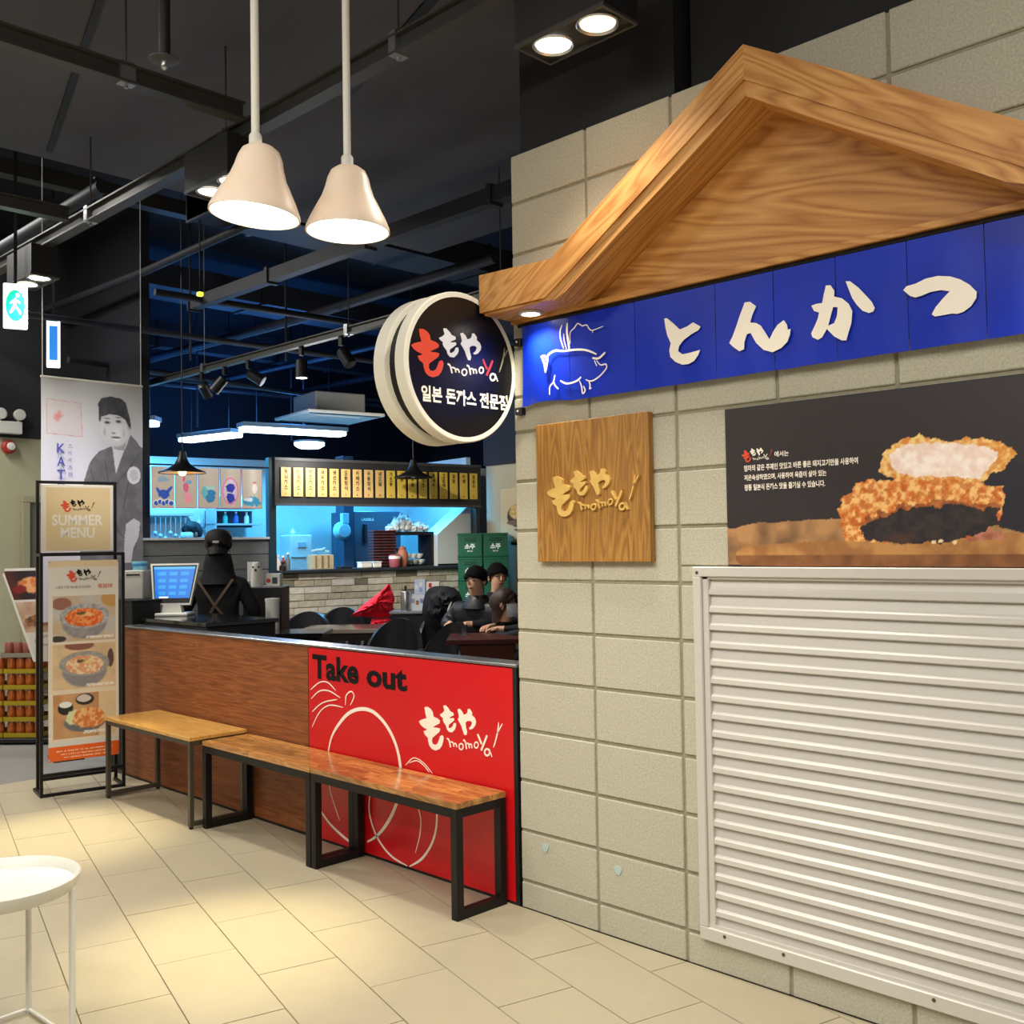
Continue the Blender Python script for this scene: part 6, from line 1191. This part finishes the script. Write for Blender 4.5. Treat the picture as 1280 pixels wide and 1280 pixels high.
# ---------------------------------------------------------------- people
def skin_mesh(V, E, Rr, parent, name, mats, assign, sub=2):
    me = bpy.data.meshes.new(name); me.from_pydata(V, E, []); o = bpy.data.objects.new(name, me); COL.objects.link(o)
    o.modifiers.new('skin', 'SKIN'); s_ = o.modifiers.new('sub', 'SUBSURF'); s_.levels = sub; s_.render_levels = sub
    lay = me.skin_vertices[0] if len(me.skin_vertices) else None
    for i, r_ in enumerate(Rr): lay.data[i].radius = r_ if isinstance(r_, tuple) else (r_, r_)
    lay.data[0].use_root = True
    dg = bpy.context.evaluated_depsgraph_get(); dg.update()
    nm = bpy.data.meshes.new_from_object(o.evaluated_get(dg)); bpy.data.objects.remove(o); bpy.data.meshes.remove(me)
    nm.name = name; nm.materials.clear()
    for m_ in mats: nm.materials.append(m_)
    for p in nm.polygons: p.material_index = assign(p.center); p.use_smooth = True
    o = bpy.data.objects.new(name, nm); COL.objects.link(o); o.parent = parent; return o
def hand_chain(V, E, Rr, wrist, palm, d, side):
    """palm + four fingers + thumb, curled; d: pointing direction"""
    d = Vector(d).normalized(); sd = Vector(side).normalized(); dn = d.cross(sd)
    if dn.z > 0: dn = -dn
    a = len(V); V.append(tuple(Vector(palm))); Rr.append((0.028, 0.02)); E.append((wrist, a))
    for k, (off, ln) in enumerate(((-0.027, 0.055), (-0.009, 0.066), (0.009, 0.062), (0.027, 0.048))):
        b = Vector(palm) + d * 0.035 + sd * off; i = len(V)
        V += [tuple(b), tuple(b + d * ln * .55 + dn * 0.012), tuple(b + d * ln * .75 + dn * 0.038)]; Rr += [0.0095, 0.0085, 0.0075]
        E += [(a, i), (i, i + 1), (i + 1, i + 2)]
    i = len(V); V += [tuple(Vector(palm) - sd * 0.035 - d * 0.005), tuple(Vector(palm) - sd * 0.052 + d * 0.028 + dn * 0.012)]; Rr += [0.011, 0.009]; E += [(a, i), (i, i + 1)]
def person(label, loc, rz, hz, lean, head_c, sh_w, arms, legs, cloth, trouser, hairm, haircut, mask=None, puffy=1.0, look=0.0, cap=None, sub=2):
    """local frame: +y is where the person faces. lean: forward offset of the shoulders. arms: [(elbow, wrist, palm)] left, right"""
    t = thing('person', label, 'person', loc, rz)
    hc = Vector(head_c); zs = hc.z - (0.25 if hz > 0.7 else 0.215); S = Vector((0, lean, zs)); V = []; E = []; Rr = []
    def A(p, r_, pr=None):
        V.append(tuple(p)); Rr.append(r_); i = len(V) - 1
        if pr is not None: E.append((pr, i))
        return i
    pv = A((0, 0, hz), (0.155 * puffy, 0.115)); wa = A((0, lean * .35, hz + (zs - hz) * .4), (0.135 * puffy, 0.105 * puffy), pv); chs = A((0, lean * .85, hz + (zs - hz) * .78), (0.165 * puffy, 0.12 * puffy), wa)
    nb_ = A(S + Vector((0, 0.0, 0.035)), (0.075, 0.07), chs); nk = A(S * .45 + hc * .55 + Vector((0, -0.02, -0.06)), (0.052, 0.055), nb_)
    jw = A(hc + Vector((0, 0.012, -0.065)), (0.058, 0.07), nk); hd = A(hc + Vector((0, -0.004, 0.015)), (0.076, 0.094), jw); tp_ = A(hc + Vector((0, -0.008, 0.075)), (0.055, 0.07), hd)
    skin_pts = [hc, hc - Vector((0, 0, .08))]
    for sgn, (el, wr, pm) in zip((-1, 1), arms):
        sh = A(S + Vector((sgn * sh_w, 0, -0.045)), (0.068 * puffy, 0.068 * puffy), chs); e_ = A(el, 0.052 * puffy, sh); m_ = A(Vector(el) * .5 + Vector(wr) * .5, 0.044 * puffy, e_); w_ = A(wr, (0.028, 0.024), m_)
        dd = Vector(pm) - Vector(wr); hand_chain(V, E, Rr, w_, pm, dd, Vector((0, 0, 1)).cross(dd) if sgn > 0 else dd.cross(Vector((0, 0, 1)))); skin_pts.append(Vector(pm) + dd.normalized() * 0.04); skin_pts.append(Vector(pm))
    for sgn, (kn, an, toe) in zip((-1, 1), legs):
        hp_ = A((sgn * 0.09, 0.0, hz - 0.03), (0.085, 0.09), pv); k_ = A(kn, 0.062, hp_); c_ = A(Vector(kn) * .55 + Vector(an) * .45, 0.055, k_); a_ = A(an, 0.042, c_); A(toe, (0.045, 0.03), a_)
    def asg(c):
        if (c - hc).length < 0.17 and c.z > hc.z - 0.135: return 0
        for q_ in skin_pts[2:]:
            if (c - q_).length < 0.065: return 0
        if c.z < hz - 0.04 or (hz < 0.7 and c.z < hz + 0.02 and c.y > 0.12 and abs(c.x) < 0.16): return 2
        return 1
    skin_mesh(V, E, Rr, t, 'body', [SKIN, cloth, trouser], asg, sub)
    # face
    f = MB(); f.add([tuple(hc + Vector(v)) for v in ((0, 0.098, 0.012), (-0.013, 0.09, -0.028), (0.013, 0.09, -0.028), (0, 0.118, -0.024), (0, 0.088, -0.036))], [(0, 1, 3), (0, 3, 2), (1, 4, 3), (3, 4, 2), (0, 2, 4, 1)]).build('nose', SKIN, t, True)
    for sx in (-1, 1):
        f = MB(); f.ball(hc + Vector((sx * 0.031, 0.083, 0.005)), 0.013, 0.008, 0.006, 8, 6).build('eye', mat('dark_eye', '#141010', 0.3), t, True)
        f = MB(); f.ball(hc + Vector((sx * 0.031, 0.086, 0.028)), 0.018, 0.006, 0.004, 8, 6).build('eyebrow', HAIR, t, True)
        f = MB(); f.ball(hc + Vector((sx * 0.080, -0.008, -0.008)), 0.010, 0.020, 0.032, 8, 6).build('ear', SKIN, t, True)
    if not mask:
        f = MB(); f.ball(hc + Vector((0, 0.080, -0.056)), 0.024, 0.008, 0.006, 8, 6).build('mouth', mat('lip', '#8f5048', 0.5), t, True)
    else:
        b = MB(); vs = []
        for j in range(7):
            for i in range(11):
                a = -1.25 + 2.5 * i / 10; zz = 0.008 - 0.10 * j / 6; r_ = 0.088 + 0.016 * math.sin(PI * j / 6) + 0.012 * math.cos(a); vs.append(tuple(hc + Vector((r_ * math.sin(a) * .9, r_ * math.cos(a) * 1.05 - .002, zz))))
        b.add(vs, [(j * 11 + i, j * 11 + i + 1, (j + 1) * 11 + i + 1, (j + 1) * 11 + i) for j in range(6) for i in range(10)]).build('face_mask', mask, t, True)
    # hair: shell over the skull, open at the face
    if haircut:
        b = MB(); vs = []; n, m_ = 28, 10
        for j in range(m_ + 1):
            for i in range(n):
                a = 2 * PI * i / n; front = max(0, (math.cos(a) + 0.3) / 1.3) ** 0.8; low = haircut['front'] * front + haircut['back'] * (1 - front); el = PI / 2 - (PI / 2 - low) * j / m_
                rx, ry, rz_ = 0.092, 0.112, 0.108; k_ = 1 + (0.035 * math.sin(7 * a + j) + random.uniform(-.09, .09)) * (0.55 + 0.45 * j / m_)
                vs.append(tuple(hc + Vector((rx * k_ * math.cos(max(el, -.6)) * math.sin(a), ry * k_ * math.cos(max(el, -.6)) * math.cos(a) - 0.012, 0.018 + rz_ * (math.sin(el) if el > -.6 else math.sin(-.6) + (el + .6) * 1.0)))))
        b.add(vs, [(j * n + i, j * n + (i + 1) % n, (j + 1) * n + (i + 1) % n, (j + 1) * n + i) for j in range(m_) for i in range(n)]).build('hair', hairm, t, True)
    if cap:
        b = MB(); b.lathe([(0.100, -0.01), (0.103, 0.03), (0.098, 0.065), (0.078, 0.100), (0.04, 0.118), (0.0, 0.122)], (0, 0, 0), 28, capa=False, capb=False); b.v = [tuple(hc + Vector((v[0] * .98, v[1] * 1.12 - 0.008, v[2] + 0.015))) for v in b.v]
        c_ = b.build('cap', cap, t, True)
        vs = [tuple(hc + Vector((0.088 * math.sin(a) * (1 - .1 * k), -(0.118 + .055 * k) * math.cos(a) + 0.0, 0.012 - 0.060 * k))) for k in (0, 1) for a in [(-1.2 + 2.4 * i / 10) for i in range(11)]]
        MB().add(vs, [(i, i + 1, 12 + i, 11 + i) for i in range(10)]).build('brim', cap, c_)
        bk = MB().box(hc.x - 0.022, hc.x + 0.022, hc.y - 0.134, hc.y - 0.118, hc.z + 0.030, hc.z + 0.046).build('strap_tag', mat('pale_tag', '#b9b4ac', 0.6), c_)
    return t
BLK = mat('black_cloth', '#0e0e12', 0.85, bump=0.2, bscale=40); PUF = mat('black_puffer', '#17181d', 0.45, bump=0.5, bscale=14); NAVYC = mat('navy_cloth', '#1c3350', 0.8); TRO = mat('dark_trousers', '#15161b', 0.8)
sit = lambda h: [((-0.10, 0.40, h + 0.0), (-0.11, 0.40, 0.07), (-0.12, 0.52, 0.035)), ((0.10, 0.40, h), (0.11, 0.40, 0.07), (0.12, 0.52, 0.035))]
stand = [((-0.10, 0.02, 0.48), (-0.11, 0.0, 0.08), (-0.12, 0.12, 0.035)), ((0.10, 0.02, 0.48), (0.11, 0.0, 0.08), (0.12, 0.12, 0.035))]
HB = dict(front=0.16, back=-0.62)
# staff member: back to the viewer, black cap, hood and crossed apron straps
st = person('staff member seen from behind in black cap and black top with crossed apron straps', (-3.95, 0.87, 0), ea + 0.12, 0.86, 0.02, (0, 0.03, 1.47), 0.165,
            [((-0.27, 0.02, 0.98), (-0.20, 0.20, 0.92), (-0.17, 0.28, 0.93)), ((0.27, 0.02, 0.98), (0.22, 0.19, 0.90), (0.18, 0.27, 0.90))], stand, BLK, TRO, HAIR, dict(front=0.3, back=-0.5), cap=mat('black_cap', '#121114', 0.7), puffy=1.12)
b = MB(); vs = []
for j in range(8):
    for i in range(20): a = 2 * PI * i / 20; r_ = 0.102 - 0.020 * (j / 7) + 0.012 * math.sin(PI * j / 7) + 0.05 * max(0, 1 - j / 3) ** 1.5; vs.append((r_ * 1.08 * math.cos(a), 0.015 + r_ * 1.0 * math.sin(a), 1.20 + 0.22 * j / 7))
b.add(vs, [(j * 20 + i, j * 20 + (i + 1) % 20, (j + 1) * 20 + (i + 1) % 20, (j + 1) * 20 + i) for j in range(7) for i in range(20)]).build('hood_collar', BLK, st, True)
APR = mat('brown_strap', '#6a5744', 0.7)
s1_ = MB(); s1_.bar((-0.125, -0.135, 1.235), (0.0, -0.168, 1.05), 0.018, 0.006, (0, 1, 0)).bar((0.0, -0.168, 1.05), (0.13, -0.155, 0.89), 0.018, 0.006, (0, 1, 0)); s1_.build('apron_strap', APR, st)
s1_ = MB(); s1_.bar((0.125, -0.135, 1.235), (0.0, -0.170, 1.05), 0.018, 0.006, (0, 1, 0)).bar((0.0, -0.170, 1.05), (-0.10, -0.158, 0.86), 0.018, 0.006, (0, 1, 0)); s1_.build('apron_strap', APR, st)
s1_ = MB(); s1_.bar((0.13, -0.157, 0.89), (0.02, -0.165, 0.85), 0.018, 0.008, (0, 1, 0)).bar((0.13, -0.157, 0.89), (0.145, -0.16, 0.95), 0.016, 0.006, (0, 1, 0)).ball((0.13, -0.165, 0.89), 0.018, 0.012, 0.014, 8, 6); s1_.build('apron_knot', APR, st)
# cook
cp = K(-0.43, 1.05); person('cook in dark blue turned sideways inside the left kitchen opening', (cp.x, cp.y, 0), ea + 2.45, 0.86, 0.05, (0, 0.06, 1.63), 0.16,
       [((-0.24, 0.1, 1.05), (-0.18, 0.30, 1.02), (-0.16, 0.38, 1.02)), ((0.24, 0.1, 1.05), (0.18, 0.30, 1.02), (0.16, 0.38, 1.02))], stand, NAVYC, TRO, mat('blue_black_hair', '#10131c', 0.7), HB, mask=WHITEP, puffy=1.05)
# customers
MASKW = mat('white_mask', '#dfe2e6', 0.7); MASKB = mat('black_mask', '#121216', 0.8)
pa_ = wp(-0.24, 8.5); person('customer with short black hair in a black puffer jacket leaning over the brown table', (pa_.x, pa_.y, 0), ea + PI - 0.5, 0.50, 0.09, (0.0, 0.14, 1.165), 0.19,
       [((-0.27, 0.14, 0.80), (-0.10, 0.36, 0.83), (-0.05, 0.40, 0.83)), ((0.27, 0.14, 0.80), (0.12, 0.36, 0.83), (0.07, 0.42, 0.83))], sit(0.5), PUF, TRO, HAIR, HB, puffy=1.55)
pb_ = wp(-0.17, 9.1); person('customer with black hair sitting behind the one in the puffer jacket', (pb_.x, pb_.y, 0), ea + PI + 0.35, 0.50, 0.06, (0.0, 0.10, 1.175), 0.17,
       [((-0.27, 0.1, 0.85), (-0.14, 0.30, 0.80), (-0.09, 0.36, 0.80)), ((0.27, 0.1, 0.85), (0.14, 0.30, 0.80), (0.09, 0.36, 0.80))], sit(0.5), BLK, TRO, HAIR, HB, puffy=1.2)
pc_ = wp(-0.11, 7.85); person('smaller customer with brown hair and white mask resting an arm on the table', (pc_.x, pc_.y, 0), ea - PI / 2 - 0.25, 0.46, 0.03, (0.0, 0.05, 1.00), 0.13,
       [((-0.20, 0.14, 0.78), (-0.12, 0.30, 0.81), (-0.1, 0.37, 0.81)), ((0.20, 0.10, 0.76), (0.30, 0.28, 0.82), (0.33, 0.34, 0.82))], sit(0.46), BLK, TRO, mat('brown_hair', '#3a241a', 0.6, var=0.2, scale=50), dict(front=0.45, back=-1.5), mask=MASKW, puffy=0.95)
pd_ = wp(0.22, 8.0); person('customer in black at the right edge, half hidden by the block wall', (pd_.x, pd_.y, 0), ea + PI / 2 + 0.3, 0.48, 0.05, (0.0, 0.08, 1.12), 0.17,
       [((-0.27, 0.1, 0.82), (-0.16, 0.33, 0.82), (-0.11, 0.40, 0.82)), ((0.27, 0.1, 0.82), (0.16, 0.33, 0.82), (0.11, 0.40, 0.82))], sit(0.48), BLK, TRO, HAIR, HB, puffy=1.15)
def collar(p, c, r0, z, m):
    b = MB(); b.lathe([(r0 + .05, z - 0.05), (r0 + .035, z), (r0 + .01, z + 0.035), (r0, z + 0.055), (r0 - .014, z + 0.05), (r0 - .014, z - .02)], (c[0], c[1], 0), 20, capa=False, capb=False); b.build('collar', m, p, True)
PEO = [o for o in COL.objects if o.name.split('.')[0] == 'person']
collar(PEO[2], (0, 0.10), 0.085, 0.99, PUF); collar(PEO[3], (0, 0.07), 0.078, 0.985, BLK); collar(PEO[5], (0, 0.06), 0.08, 0.93, BLK)
for (x, z, w_) in ((-0.1, 0.95, .25), (0.1, 0.84, .3)): pass
for k, (pp, rz_, lab) in enumerate(((pa_, ea + PI - 0.5, 'black stool under the customer in the puffer jacket'), (pb_, ea + PI + 0.35, 'black stool under the rear customer'), (pc_, ea - PI / 2 - 0.25, 'black stool under the smaller customer'), (pd_, ea + PI / 2 + 0.3, 'black stool under the customer at the right edge'))):
    t = thing('stool', lab, 'stool', (pp.x, pp.y, 0), rz_); MB().lathe([(0.17, 0.36), (0.18, 0.37), (0.17, 0.395), (0.0, 0.40)], (0, 0, 0), 20, capb=False).build('seat', VINYL, t, True)
    for a in (0.8, 2.4, 4.0, 5.5): MB().tube([(0.12 * math.cos(a), 0.12 * math.sin(a), 0.36), (0.16 * math.cos(a), 0.16 * math.sin(a), 0)], 0.011, 8).build('leg', BLACKM, t, True)
t = thing('draped_coat', 'dark coat with a white ring draped over a chair left of the puffer jacket', 'coat', wp(-0.62, 8.75, 0.80), ea)
heap(smooth([(-0.14, 0.0), (-0.15, 0.18), (-0.10, 0.29), (0.0, 0.31), (0.12, 0.29), (0.18, 0.2), (0.18, 0.02), (0.05, -0.1), (-0.14, 0.0)], 2)[:-1], 0.12, 9).build('coat', mat('navy_black_coat', '#12141d', 0.7), t, True)
MB().ribbon([(0.10, 0.18), (0.07, 0.10), (0.10, 0.0), (0.16, -0.01)], 0.014, -0.14, -0.135).build('ring', WHITEP, t)
chair('black chair hidden under the dark draped coat', wp(-0.60, 8.85), ea + PI, 0.45, 0.9)
